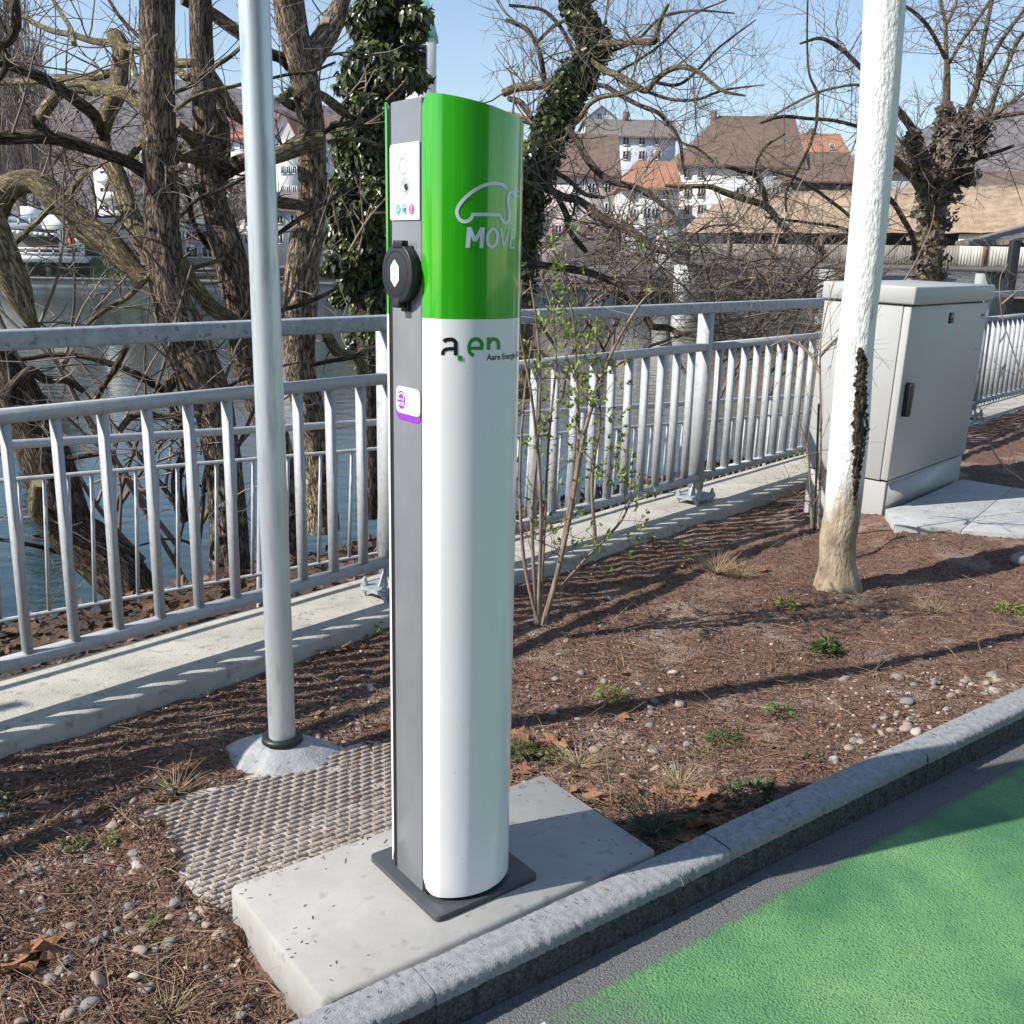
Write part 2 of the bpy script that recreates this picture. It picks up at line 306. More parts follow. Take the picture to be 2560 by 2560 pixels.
# kerb: stones of 0.8 m
kb = link('kerb', None, kind='structure'); kb.location = (E0[0], E0[1], 0); kb.rotation_euler = (0, 0, math.pi/2-A2)
def kerb_stone(seed):
    nx, r_ = 150, np.random.default_rng(seed)
    prof = [(.115, -.25), (.092, -.02), (.088, -.006), (.078, -.001), (.05, 0), (.02, -.002), (.007, -.004), (.002, -.010), (0, -.02), (-.001, -.03), (-.001, -.05), (0, -.09), (.002, -.25)]
    mb = MB(); V = []
    for i in range(nx):
        x = .0008+.7984*i/(nx-1)
        for (y, z) in prof:
            e = .0022 if -.035 < z < -.003 and y < .03 else .001
            V.append((x, y+r_.normal()*e*.5, z+(r_.normal()*e*.5 if z > -.03 else 0)))
    n = len(prof); F = [(i*n+j, i*n+j+1, (i+1)*n+j+1, (i+1)*n+j) for i in range(nx-1) for j in range(n-1)]
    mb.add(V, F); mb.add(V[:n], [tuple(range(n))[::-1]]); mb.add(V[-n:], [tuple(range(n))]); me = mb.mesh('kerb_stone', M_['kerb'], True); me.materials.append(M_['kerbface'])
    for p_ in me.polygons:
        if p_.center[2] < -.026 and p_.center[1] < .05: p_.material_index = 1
    return me
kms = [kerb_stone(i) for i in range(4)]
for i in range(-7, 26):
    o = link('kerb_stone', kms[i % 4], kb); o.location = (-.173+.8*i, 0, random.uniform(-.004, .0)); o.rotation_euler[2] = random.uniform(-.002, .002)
# concrete ledge under the railing
def ledge_fn(a, b):
    s = -9+30*a; pr = np.array([(-.30, -.3), (-.298, -.06), (-.28, -.047), (-.1, -.045), (.1, -.045), (.138, -.046), (.147, -.050), (.150, -.058), (.15, -.3)])
    k = np.round(b*(len(pr)-1)).astype(int); n, z = pr[k, 0], pr[k, 1]
    z = z+np.where(z > -.07, .006*(fbm(np.stack([s*3, n*9, n*0], -1), 3)-.5), 0); n = n+.007*(fbm(np.stack([s*9, n*0, z*20], -1), 4)-.5)*(n > .1)
    Pp = F0+FU*s[..., None]+FN*n[..., None]; Pp[..., 2] = z; return Pp
make_sheet(ledge_fn, 900, 9, 'concrete_ledge', M_['ledge'], label='long weathered concrete ledge that carries the metal railing', cat='concrete ledge')

# ---------------------------------------------------------------- charging station
def frame(loc, ang, *a, **k): return thing(*a, loc=loc, rz=ang, **k)
CH = frame((B0[0], B0[1], 0), math.pi/2-A2, 'charging_station', 'tall green and white electric car charging post bolted to the concrete slab', 'charging station')
# local: x along the kerb, y away from the road (m = -y)
W_ = .2; RC, CX, CY = .126, .1, -.048
def prof_m(u): return CY+math.sqrt(max(RC*RC-(u-CX)**2, 0))
prof = [(0, 0), (.0012, .009), (.003, .018), (.0052, .027), (.0085, .036)]+[(u, prof_m(u)) for u in np.concatenate([[.0115, .014, .017, .021], np.linspace(.026, .174, 26), [.179, .183, .186, .1885]])]+[(.1915, .036), (.1948, .027), (.197, .018), (.1988, .009), (.2, 0)]
PU = np.array(prof)
def topz(u): return 1.563-.19*u
def shell(z0, z1fn, mirror=False, rtop=0, rbot=0):
    mb = MB(); zs = 14; V = []
    pr = [(u, m) for u, m in prof] if not mirror else [(.002, 0), (.002, .004), (.0025, .008)]+[(.006+.188*f, .010+.050*(1-(2*f-1)**2)**.8) for f in np.linspace(0, 1, len(prof)-6)]+[(.1975, .008), (.198, .004), (.198, 0)]; inner = [(CX+(u-CX)*.985, m-.004 if m > .004 else m) for u, m in pr]
    al = np.concatenate([[0], np.cumsum(np.linalg.norm(np.diff(PU, axis=0), axis=1))]); al = np.minimum(al, al[-1]-al)
    def zz(u, k, f, e):
        lo, hi = z0, z1fn(u)
        if rbot and e < rbot: lo += rbot-math.sqrt(max(rbot**2-(rbot-e)**2, 0))
        if rtop and e < rtop: hi -= rtop-math.sqrt(max(rtop**2-(rtop-e)**2, 0))
        return lo+(hi-lo)*f
    n = len(pr)
    for ring in (pr, inner):
        for k in range(zs):
            for q_, (u, m) in enumerate(ring): V.append((u, (m+.1215 if mirror else -m), zz(min(max(u, 0), W_), k, k/(zs-1), al[q_])))
    idx = lambda r, k, i: (r*zs+k)*n+i; F = []
    fl = (lambda t: t[::-1]) if mirror else (lambda t: t)
    for k in range(zs-1):
        for i in range(n-1):
            F.append(fl((idx(0, k, i), idx(0, k, i+1), idx(0, k+1, i+1), idx(0, k+1, i)))); F.append(fl((idx(1, k, i+1), idx(1, k, i), idx(1, k+1, i), idx(1, k+1, i+1))))
        for i in (0, n-1): F.append(fl((idx(0, k, i), idx(0, k+1, i), idx(1, k+1, i), idx(1, k, i))))
    for i in range(n-1):
        for k in (0, zs-1): F.append((idx(0, k, i), idx(0, k, i+1), idx(1, k, i+1), idx(1, k, i)))
    mb.add(V, F); return mb
GB = 1.188
for mir, nm in ((False, 'front'), (True, 'rear')):
    o = shell(GB, topz, mir, rtop=.02).build('upper_panel', M_['green'], CH, smooth=True); o['label'] = f'glossy green upper {nm} panel'
    o.modifiers.new('es', 'EDGE_SPLIT').split_angle = R(40)
    o = shell(.022, lambda u: GB-.0005, mir, rbot=.028).build('lower_panel', M_['white'], CH, smooth=True); o['label'] = f'glossy white lower {nm} panel'
    o.modifiers.new('es', 'EDGE_SPLIT').split_angle = R(40)
mb = MB()
poly = [(.0005, .012), (.1995, .012), (.1995, topz(.2)-.002), (.0005, topz(0)-.002)]
mb.prism([(a, b) for a, b in poly], .004, .108, ax=1); mb.build('body', M_['grey'], CH, bev=.004)
mb = MB(); mb.prism([(.004, .013), (.196, .013), (.196, topz(.2)-.012), (.004, topz(0)-.012)], -.01, .003, ax=1); mb.prism([(.004, .013), (.196, .013), (.196, topz(.2)-.012), (.004, topz(0)-.012)], .1085, .122, ax=1); mb.build('gap_strip', M_['gap'], CH)
mb = MB(); rr = .012; pl = []
for cx_, cy_, a0 in ((.225, -.074, -90), (.225, .176, 0), (-.01, .176, 90), (-.01, -.074, 180)):
    for k in range(6):
        a = R(a0+90*k/5); pl.append((cx_+rr*math.cos(a), cy_+rr*math.sin(a)))
mb.prism(pl, .001, .013); mb.build('base_plate', M_['plate'], CH, bev=.003)

# decals: strokes traced on the photograph, laid on the curved shell
def to_shell(px, py, off=.0009):
    d = ray(px, py); lo = None
    def g(t):
        p = EYE+d*t-B0; u, m = p@CU, p@CM; 
        return m-np.interp(u, PU[:, 0], PU[:, 1], left=-1, right=-1), u, m, p[2]
    t = 1.55; prev = g(t)
    while t < 2.6:
        t2 = t+.004; cur = g(t2)
        if prev[0] > 0 >= cur[0] and 0 < cur[1] < .2:
            for _ in range(30):
                tm = (t+t2)/2
                if g(tm)[0] > 0: t = tm
                else: t2 = tm
            _, u, m, z = g(t); return np.array([u, -m-off, z])
        t, prev = t2, cur
    return np.array([.19, -.05, 1.4])
def ribbon(pts, w, m=6, smooth=True):
    p = crom(np.array(pts, float), m) if smooth and len(pts) > 2 else np.vstack([np.linspace(pts[i], pts[i+1], 8)[(0 if i == 0 else 1):] for i in range(len(pts)-1)])
    t = np.gradient(p, axis=0); t /= np.linalg.norm(t, axis=1)[:, None]+1e-9; n = np.stack([-t[:, 1], t[:, 0]], 1)
    w_ = np.broadcast_to(np.asarray(w, float), (len(p),))[:, None]/2
    return p-n*w_, p+n*w_
def decal(strokes, fn, name, m, parent):
    mb = MB()
    for pts, w, sm in strokes:
        a, b = ribbon(pts, w, smooth=sm); n = len(a); V = [fn(*q) for q in a]+[fn(*q) for q in (a+b)/2]+[fn(*q) for q in b]
        for r_ in (0, 1): mb.add(V[r_*n:(r_+2)*n], [(i, i+1, n+i+1, n+i) for i in range(n-1)])
    return mb.build(name, m, parent)
K = 400/1932
z1 = lambda x, y: to_shell(940+x*K, 220+y*K); z2 = lambda x, y: to_shell(940+x*K, 560+y*K); z3 = lambda x, y: to_shell(940+x*K, 800+y*K)
carpts = [(1572, 1212), (1530, 1172), (1460, 1152), (1380, 1155), (1290, 1180), (1180, 1238), (1080, 1318), (1010, 1400), (975, 1470), (978, 1535), (1010, 1590), (1060, 1615), (1115, 1600), (1150, 1565), (1166, 1523)]
decal([(carpts, 42, True), ([(1150, 1526), (1320, 1526), (1495, 1533)], 42, False), ([(1483, 1525), (1508, 1575), (1545, 1625), (1585, 1622), (1608, 1570), (1610, 1490), (1597, 1430), (1590, 1370), (1598, 1300), (1618, 1262), (1660, 1256)], 36, True),
       ([(1655, 1270), (1700, 1270)], 120, False), ([(1643, 1270), (1660, 1270)], 70, False), ([(1690, 1243), (1725, 1243)], 18, False), ([(1690, 1304), (1722, 1304)], 18, False)], z1, 'car_and_plug_logo', M_['ink_white'], CH)
el = [(1404+61*math.cos(a)+(-.06)*110*math.sin(a), 170+108*math.sin(a)) for a in np.linspace(0, 2*math.pi, 26)]
decal([([(1104, 286), (1124, 38)], 54, False), ([(1122, 42), (1192, 205)], 46, False), ([(1192, 205), (1284, 44)], 46, False), ([(1286, 40), (1268, 290)], 50, False), (el, 37, True),
       ([(1502, 52), (1541, 290)], 22, False), ([(1537, 290), (1605, 55)], 20, False), ([(1636, 60), (1613, 296)], 18, False), ([(1632, 69), (1687, 67)], 18, False), ([(1624, 167), (1672, 165)], 18, False), ([(1612, 288), (1670, 286)], 18, False)], z2, 'move_lettering', M_['ink_white'], CH)
decal([([(813, 262), (836, 242), (880, 233), (928, 238), (954, 268), (958, 320), (958, 426)], 46, True), ([(958, 347), (880, 347), (826, 360), (804, 392), (802, 422)], 42, True)], z3, 'letter_a', M_['ink_black'], CH)
decal([([(1013, 430), (1013, 490)], 58, False), ([(1135, 340), (1290, 342)], 38, False), ([(1272, 350), (1274, 290), (1245, 243), (1195, 230), (1146, 256), (1122, 315), (1126, 375), (1145, 410), (1178, 428)], 44, True),
       ([(1357, 210), (1357, 360)], 42, False), ([(1360, 290), (1378, 250), (1420, 230), (1460, 246), (1477, 290), (1478, 356)], 42, True)], z3, 'green_letters', M_['ink_green'], CH)
def text_mesh(body, size, bold=0):
    cu = bpy.data.curves.new('t', 'FONT'); cu.body = body; cu.size = size; cu.offset = bold; cu.resolution_u = 3
    o = bpy.data.objects.new('t', cu); C.objects.link(o); me = bpy.data.meshes.new_from_object(o.evaluated_get(bpy.context.evaluated_depsgraph_get()))
    bpy.data.objects.remove(o); bpy.data.curves.remove(cu); return me
def map_text(body, fn, name, m, parent, wrap=True):      # fn(x 0..1, y in heights) -> point
    me = text_mesh(body, 1, .012); bm = bmesh.new(); bm.from_mesh(me); xs = [v.co.x for v in bm.verts]; x0, x1 = min(xs), max(xs)
    if wrap:
        for k in range(1, 30):
            bmesh.ops.bisect_plane(bm, geom=bm.verts[:]+bm.edges[:]+bm.faces[:], plane_co=(x0+(x1-x0)*k/30, 0, 0), plane_no=(1, 0, 0))
    for v in bm.verts: v.co = fn((v.co.x-x0)/(x1-x0), v.co.y)
    bm.to_mesh(me); bm.free(); me.name = name; me.materials.clear(); me.materials.append(m); return link(name, me, parent)
p0, p1 = z3(1335, 487), z3(1692, 470)
ang = lambda u: math.asin(max(-1, min(1, (u-CX)/RC))); t0_, t1_ = ang(p0[0]), ang(p1[0])
def shell_text(x, y):
    t = t0_+(t1_-t0_)*x*1.22; t = min(t, 1.02); u = CX+RC*math.sin(t); return Vector((u, -(CY+RC*math.cos(t))-.0009, p0[2]+y*.0155))
map_text('Aare Energie AG', shell_text, 'company_name', M_['ink_black'], CH)
# side panel with ring, card symbol and three round icons (local y = -m on the face x = 0)
mb = MB(); mb.prism([(.004+.001+a, b) for a, b in [(0, 1.357), (.097, 1.357), (.100, 1.36), (.100, 1.482), (.096, 1.487), (0, 1.487)]], -.0025, .0002, ax=0); pan = mb.build('display_panel', M_['ink_pure'], CH)
def disc(y, z, r0, r1, x, n=28, a0=0, a1=360, sy=1):
    mb = MB(); ts = np.radians(np.linspace(a0, a1, n)); V = []
    for t in ts: V += [(x, y+sy*r0*math.cos(t), z+r0*math.sin(t)), (x, y+sy*r1*math.cos(t), z+r1*math.sin(t))]
    mb.add(V, [(2*i, 2*i+1, 2*i+3, 2*i+2) for i in range(n-1)]); return mb
XP = -.0033
mb = MB()
disc(.058, 1.4485, .0128, .0142, XP).build('status_ring', M_['ink_grey'], pan)
for r_ in (.008, .0115, .015):
    disc(.053, 1.413, r_-.0006, r_+.0005, XP, a0=20, a1=340).build('card_wave', M_['ink_grey'] if r_ > .01 else M_['ink_black'], pan)
mb = MB(); q = [(.056, 1.417), (.046, 1.4195), (.042, 1.410), (.046, 1.4065), (.0535, 1.409)]; mb.add([(XP, a, b) for a, b in q], [(0, 1, 2, 3, 4)]); mb.build('card_symbol', M_['ink_black'], pan)
flat = lambda y, z: (XP-.0004, y, z)
disc(.076, 1.375, 0, .0088, XP, sy=.95).build('ready_icon', M_['ink_teal'], pan); decal([([(.0795, 1.3755), (.0765, 1.372), (.0720, 1.3795)], .0022, False)], flat, 'check_mark', M_['ink_pure'], pan)
disc(.053, 1.375, .0072, .0088, XP).build('hand_icon', M_['ink_blue'], pan); decal([([(.054, 1.3705), (.053, 1.3775)], .007, False), ([(.0515, 1.374), (.051, 1.380)], .0022, False)], flat, 'hand_symbol', M_['ink_blue'], pan)
disc(.030, 1.375, 0, .0088, XP).build('fault_icon', M_['ink_red'], pan); decal([([(.030, 1.3735), (.030, 1.3815)], .0024, False), ([(.030, 1.3690), (.030, 1.3714)], .0024, False)], flat, 'exclamation_mark', M_['ink_pure'], pan)
# socket with flap
so = link('charging_socket', None, CH); so.location = (0, .051, 1.2635)
def cyl_x(r, x0, x1, n=40, tab=None, rot=0):
    mb = MB(); poly = []
    for k in range(n):
        a = 2*math.pi*k/n; poly.append((r*math.cos(a), r*math.sin(a)))
    mb.prism(poly, x0, x1, ax=0); return mb
mb = cyl_x(.0505, -.008, .001, 20); mb.box(-.007, .001, -.012, .012, -.068, -.046); mb.build('socket_ring', M_['black'], so, bev=.002)
mb = cyl_x(.0525, -.022, -.0085, 24); mb.box(-.0235, -.009, -.020, .012, .044, .0575); mb.box(-.0235, -.0095, -.008, .014, -.061, -.044); mb.build('flap', M_['black'], so, bev=.0025)
disc(.003, 0, .0385, .0400, -.0225).build('flap_groove', M_['gap'], so)
mb = MB(); hx = [(-.0165*math.cos(R(60*k+30))*1.0, .0245*math.sin(R(60*k+30))) for k in range(6)]; mb.add([(-.0228, .006+a, b) for a, b in hx], [tuple(range(6))]); hexo = mb.build('socket_letter_label', M_['ink_pure'], so)
decal([([(-.003, .005), (.001, .0085), (.0055, .006), (.0065, 0), (.0055, -.006), (.001, -.0085), (-.003, -.005)], .0014, True)], lambda y, z: (-.0233, y+.005, z), 'letter_c', M_['ink_black'], so)
# sticker
def rrect(y0, y1, z0, z1, r, x):
    pts = []
    for cy_, cz_, a0 in ((y1-r, z1-r, 0), (y0+r, z1-r, 90), (y0+r, z0+r, 180), (y1-r, z0+r, 270)):
        for k in range(7): a = R(a0+15*k); pts.append((x, cy_+r*math.cos(a), cz_+r*math.sin(a)))
    return MB().add(pts, [tuple(range(len(pts)))])
stk = rrect(.006, .092, .993, 1.057, .012, .0001-.0001*5).build('sticker', M_['ink_purple'], CH)
rrect(.0065, .0915, 1.006, 1.0565, .012, -.0008).build('white_field', M_['ink_pure'], stk)
disc(.073, 1.031, 0, .0175, -.0012, sy=.85).build('purple_disc', M_['ink_purple'], stk)
sx = lambda y, z: (-.0015, y, z)
decal([([(.064, 1.040), (.070, 1.0435), (.078, 1.042), (.084, 1.036), (.083, 1.032), (.079, 1.031)], .002, True), ([(.079, 1.033), (.070, 1.033)], .002, False), ([(.070, 1.032), (.066, 1.030), (.064, 1.034), (.063, 1.040), (.060, 1.042)], .002, True)], sx, 'small_car_logo', M_['ink_pure'], stk)
map_text('MOVE', lambda x, y: Vector((-.0015, .083-.021*x, 1.020+y*.010)), 'small_move_text', M_['ink_pure'], stk, False)

# slab under the post
sl = MB(); sp = [(-.306, .277), (-.309, -.150), (.529, -.150), (.538, .274)]
sl.prism(sp, -.13, 0)
o = sl.build('concrete_slab', M_['concrete'], bev=.008, seg=1, label='pale smooth concrete slab under the green and white charging post', cat='concrete slab')
o.location = (B0[0], B0[1], 0); o.rotation_euler = (0, 0, math.pi/2-A2)
# grid paver behind the slab: raised bars in staggered rows
gp = frame((B0[0], B0[1], 0), math.pi/2-A2, 'grid_paver', 'flat grid paver with rows of small raised bars behind the concrete slab', 'paver')
MB().box(-.335, .435, .287, .86, -.18, -.094).build('base_slab', M_['mat'], gp, bev=.004)
bars = []
for j in range(26):
    for i in range(22):
        x = -.315+.0345*i+.0115*(j % 3)+random.gauss(0, .0008); y = .298+.0208*j+random.gauss(0, .0006)
        if x < .42 and random.random() > .012: bars.append((x, y))
M_['bar'] = mat('paver_bar', (.21, .175, .15), (.35, .305, .27), 60, rough=.9, bump=.4, bscale=300, bdist=.003)
bm_ = MB().box(-.0135, .0135, -.0048, .0048, -.006, .0055); bmesh_ = bm_.mesh('raised_bar', M_['bar'])
bm2 = bmesh.new(); bm2.from_mesh(bmesh_); bmesh.ops.remove_doubles(bm2, verts=bm2.verts, dist=1e-6); bmesh.ops.bevel(bm2, geom=[e for e in bm2.edges], offset=.0012, segments=1, affect='EDGES'); bm2.to_mesh(bmesh_); bm2.free()
bars.sort(key=lambda b: b[1])
rest = MB()
for k, (x, y) in enumerate(bars):
    if k < 290:
        o = link('raised_bar', bmesh_, gp); o.location = (x, y, -.094+random.uniform(-.002, .001)); o.rotation_euler = (random.gauss(0, .03), random.gauss(0, .02), random.gauss(0, .02))
    else: rest.box(x-.0135, x+.0135, y-.0048, y+.0048, -.100, -.087)
rest.build('far_bars', M_['bar'], gp, bev=.0012, seg=1, kind='stuff')

# ---------------------------------------------------------------- pole and its foot
pb = at(706, 1850, -.05)
PO = thing('metal_pole', 'tall galvanised round steel pole in a small concrete footing', 'pole', (pb[0], pb[1], -.05))
mb = MB(); mb.tube([(0, 0, z) for z in (0, .3, 1, 2, 3.2, 3.6)], .0375, 40, False); mb.build('shaft', M_['pole'], PO, smooth=True)
mb = MB(); mb.tube([(0, 0, .0), (0, 0, .002), (0, 0, .016), (0, 0, .0165)], [.04, .058, .056, .039], 40, False); mb.build('collar', M_['black'], PO, smooth=True)
mb = MB(); nr, na = 14, 48; V = []
for i in range(nr):
    for j in range(na):
        a = 2*math.pi*j/na; f = i/(nr-1); rad = .05+f*(.115+.03*math.cos(2*a+.6)+.018*math.sin(3*a)+.008*math.sin(7*a))
        V.append((rad*math.cos(a), rad*math.sin(a), -.002-.062*f**1.4+.006*(fbm(np.array([rad*math.cos(a)*30, rad*math.sin(a)*30, 1.]), 3)-.5)))
mb.add(V, [(i*na+j, (i+1)*na+j, (i+1)*na+(j+1) % na, i*na+(j+1) % na) for i in range(nr-1) for j in range(na)])
mb.build('concrete_footing', mat('footing', (.27, .28, .285), (.38, .385, .385), 20, rough=.9, bump=.5, bscale=120, bdist=.005, c3=(.2, .21, .22), s3=60, t3=(.6, .7)), PO, smooth=True)

# ---------------------------------------------------------------- railing
FA = math.pi/2-A1
FE = frame((F0[0], F0[1], 0), FA, 'metal_railing', 'galvanised riverside railing with thick square handrail and flat vertical bars', 'railing')
S0, S1, PP = -9.24, 18.48, 2.31
MB().box(S0, S1, -.006, .054, 1.014, 1.070).build('handrail', M_['galv2'], FE, bev=.009, seg=3)
k = int(round(S0/PP))
postm = MB().box(-.022, .022, -.004, .072, .038, 1.0135).mesh('post', M_['galv'])
platem = MB(); platem.prism([(-.1+.015, -.05), (.1-.015, -.05), (.1, -.035), (.1, .095), (.085, .11), (-.085, .11), (-.1, .095), (-.1, -.035)], -.014, .0); platem = platem.mesh('base_plate', M_['galv2'])
gus = MB().prism([(-.06, 0), (-.022, 0), (-.022, .09)], .028, .034, ax=1).prism([(.06, 0), (.022, .09), (.022, 0)], .028, .034, ax=1).prism([(-.022, 0), (.022, 0), (.022, .038), (-.022, .038)], .0, .062, ax=1).mesh('gusset', M_['galv'])
bolt = MB(); bolt.tube([(0, 0, -.045), (0, 0, .034)], .006, 8); bolt.prism([(.014*math.cos(R(60*i)), .014*math.sin(R(60*i))) for i in range(6)], .001, .013); bolt.prism([(.014*math.cos(R(60*i)), .014*math.sin(R(60*i))) for i in range(6)], -.027, -.016); bolt.tube([(0, 0, .014), (0, 0, .03)], .009, 8); bolt = bolt.mesh('bolt', M_['galv'])
midm = MB().box(.022, PP-.022, .0, .042, .812, .851).mesh('mid_rail', M_['galv']); botm = MB().box(.022, PP-.022, -.001, .043, .085, .12).mesh('bottom_rail', M_['galv'])
barm = MB().box(-.009, .009, .001, .041, .12, .812).mesh('baluster', M_['galv'])
for i in range(k, 8):
    s = i*PP
    o = link('post', postm, FE, loc=(s, 0, 0)); p_ = link('base_plate', platem, FE, loc=(s, 0, 0)); link('gusset', gus, FE, loc=(s, 0, 0))
    for a, b in ((-.08, -.03), (.08, -.03), (-.08, .09), (.08, .09)):
        q_ = link('bolt', bolt, p_, loc=(a, b, 0))
    link('mid_rail', midm, FE, loc=(s, 0, 0)); link('bottom_rail', botm, FE, loc=(s, 0, 0))
    for j in range(1, 16): link('baluster', barm, FE, loc=(s+j*PP/16, 0, 0))
# lower thin railing on the bank, running slightly downhill
th = sn(-3.54, -.60, .02)
TF = thing('thin_railing', 'low thin bar railing on the bank just behind the thick railing', 'railing', tuple(th), math.pi/2-R(43)); TF.rotation_euler = (0, R(3.15), math.pi/2-R(43))
MB().tube([(-4, 0, .622), (16, 0, .622)], .016, 10).build('top_tube', M_['galv'], TF, smooth=True)
MB().box(-4, 16, -.006, .006, .494, .508).build('upper_rail', M_['galv'], TF); MB().box(-4, 16, -.006, .006, 0, .013).build('lower_rail', M_['galv'], TF)
tb = MB().box(-.0055, .0055, -.0055, .0055, .013, .494).mesh('thin_bar', M_['galv'])
for i in range(236): link('thin_bar', tb, TF, loc=(-3.95+.0845*i, 0, 0))
tp = MB().tube([(0, .02, -.4), (0, .02, .62)], .014, 8).mesh('thin_post', M_['galv'])
for i in range(9): link('thin_post', tp, TF, loc=(-3.2+2.1*i, 0, 0))

# ---------------------------------------------------------------- cabinet
CB = thing('utility_cabinet', 'light grey street utility cabinet with black door handle beside the white trunk', 'cabinet', (2.028, 5.435, 0)); CB.rotation_euler = (R(0), 0, math.pi/2-R(41.7))
tl = Matrix.Rotation(math.pi/2-R(41.7), 4, 'Z') @ Matrix.Rotation(R(-.03), 4, 'X') @ Matrix.Rotation(0, 4, 'Y')
e1 = Vector((math.sin(R(41.7)), math.cos(R(41.7)), 0)); e3 = (Vector((0, 0, 1))+Vector((-math.cos(R(41.7)), math.sin(R(41.7)), 0))*-.028).normalized(); e2 = e3.cross(e1)
mx = Matrix((e1, e2, e3)).transposed().to_4x4(); mx.translation = Vector((2.028, 5.435, 0)); CB.matrix_world = mx
cw, cd = 1.205, .484
MB().box(.012, cw-.012, .012, cd-.012, -.2, .138).build('plinth', M_['cab'], CB, bev=.004)
MB().box(.03, cw-.03, .006, .0115, -.1, .128).build('plinth_panel', M_['cab'], CB)
MB().box(0, cw, .045, cd, .146, 1.083).build('housing', M_['cab'], CB, bev=.004)
MB().box(.0, cw-.004, .0, .042, .150, 1.080).build('door', M_['cab'], CB, bev=.006)
MB().box(-.018, cw+.018, -.018, cd+.012, 1.088, 1.182).build('lid', M_['cab'], CB, bev=.010)
MB().box(.02, cw-.02, .03, cd-.02, .1385, 1.0875).build('inner_frame', M_['gap'], CB)
mb = MB(); mb.prism([(.055, .50), (.100, .50), (.103, .52), (.103, .60), (.108, .61), (.108, .67), (.10, .68), (.062, .68), (.055, .67)], -.035, -.001, ax=1); hd = mb.build('handle', M_['black'], CB, bev=.004)
MB().box(.085, .09, -.0365, -.0352, .535, .545).build('key_hole', M_['galv'], hd)
pl_ = MB().box(.56, .635, -.003, -.0005, .975, 1.035).build('name_plate', M_['ink_black'], CB)
mb = MB()
for (x0, x1, z0, z1) in ((.585, .612, .988, .991), (.582, .615, .982, .985)): mb.box(x0, x1, -.0038, -.0032, z0, z1)
disc_ = mb.build('plate_lines', M_['ink_grey'], pl_); MB().box(.596, .602, -.0038, -.0032, 1.012, 1.018).build('plate_emblem', M_['ink_white'], pl_)
lg = MB().box(1.10, 1.102, -.002, -.0005, .990, 1.025).box(1.102, 1.17, -.002, -.0005, .990, .9915).build('maker_mark', M_['ink_grey'], CB)
MB().box(1.112, 1.165, -.0015, -.0005, 1.000, 1.012).build('mark_letters', M_['ink_grey'], CB)
# pad of two slabs
pdq = [(1.97, 5.08), (2.62, 4.95), (3.0, 5.75), (2.35, 5.86), (2.06, 5.42)]
pad = link('paved_pad', None, label='grey concrete slabs laid in front of the utility cabinet', cat='paving')
j1 = at(2516, 1215, 0); j2 = at(2427, 1280, 0); dj = (j2-j1)/np.linalg.norm(j2-j1); ja = j1-dj*.35; jb = j2+dj*.75
A_ = at(2238, 1312, 0); C_ = at(2404, 1197, 0); D_ = at(2640, 1340, 0); G_ = at(2700, 1243, 0)
def slab_poly(pts, nm):
    mb = MB(); c = np.mean([p[:2] for p in pts], axis=0); mb.prism([tuple(c+(np.array(p[:2])-c)*.996) for p in pts], -.16, -.002); return mb.build(nm, M_['pad'], pad, bev=.004)
lerp = lambda a, b, t: a+(b-a)*t
jt, jbm = lerp(C_, G_, .45), lerp(A_, D_, .42)
slab_poly([A_, jbm, jt, C_, np.array([2.16, 5.52, 0]), np.array([2.03, 5.42, 0])], 'slab'); slab_poly([jbm, D_, G_, jt], 'slab')

# ---------------------------------------------------------------- branches traced on the photograph, at real depths
REG = {1: (0, 0), 2: (640, 0), 3: (1280, 0), 4: (1920, 0), 5: (0, 640), 6: (640, 640), 7: (1280, 640), 8: (1920, 640), 9: (0, 1280), 10: (640, 1280), 0: (0, 0)}
def trace(rg, d0, d1, pts, m=5):
    ox, oy = REG[rg]; k = 1 if rg == 0 else 640/1932
    p = crom(np.array(pts, float), m); n = len(p); out = np.empty((n, 3)); rad = np.empty(n); ph = random.uniform(0, 9)
    for i in range(n):
        t = i/(n-1); Y = d0+(d1-d0)*t+.05*math.sin(ph+5*t)*abs(d1-d0)
        q = P(ox+p[i, 0]*k, oy+p[i, 1]*k, Y); out[i] = q; rad[i] = max(p[i, 2], 2)*k*np.linalg.norm(q-EYE)/FPX
    return out, rad
def furrow(seed, amp=.16, f=9):
    def w_(th, L):
        a = np.broadcast_to(th, np.broadcast_shapes(th.shape, L.shape)); l = np.broadcast_to(L, a.shape)
        c = np.stack([np.cos(a)*f/2+seed, np.sin(a)*f/2+seed*.7, l*5], -1); b = np.stack([np.cos(a)+seed, np.sin(a), l*2.2], -1)
        return 1+amp*(np.abs(fbm(c, 2)-.5)*2-.35)+.22*(fbm(b, 2)-.5)
    return w_
def rand_unit():
    v = rng.normal(size=3); return v/np.linalg.norm(v)
def twig_run(p, d, L, r, lvl, out, bend=.35, droop=0., up=0.):
    n = max(4, int(L/.07)+2) if L < 1 else 10
    n = min(n, 9); st = L/(n-1); pts = [p]; d = d/np.linalg.norm(d); ax = rand_unit()
    for i in range(n-1):
        d = d+ax*bend*.28+rand_unit()*bend*.3+np.array([0, 0, up-droop*(i/n)])*.25; d /= np.linalg.norm(d); pts.append(pts[-1]+d*st)
    pts = np.array(pts); out.append((pts, np.linspace(r, r*.4, n)))
    if lvl > 0:
        for i in range(random.randint(2, 4)):
            j = random.randint(1, n-2); dd = (pts[j+1]-pts[j])/st; s = rand_unit(); s -= dd*(s@dd); s /= np.linalg.norm(s)
            twig_run(pts[j], dd*.75+s*.8, L*random.uniform(.3, .6), r*.6, lvl-1, out, bend, droop, up)
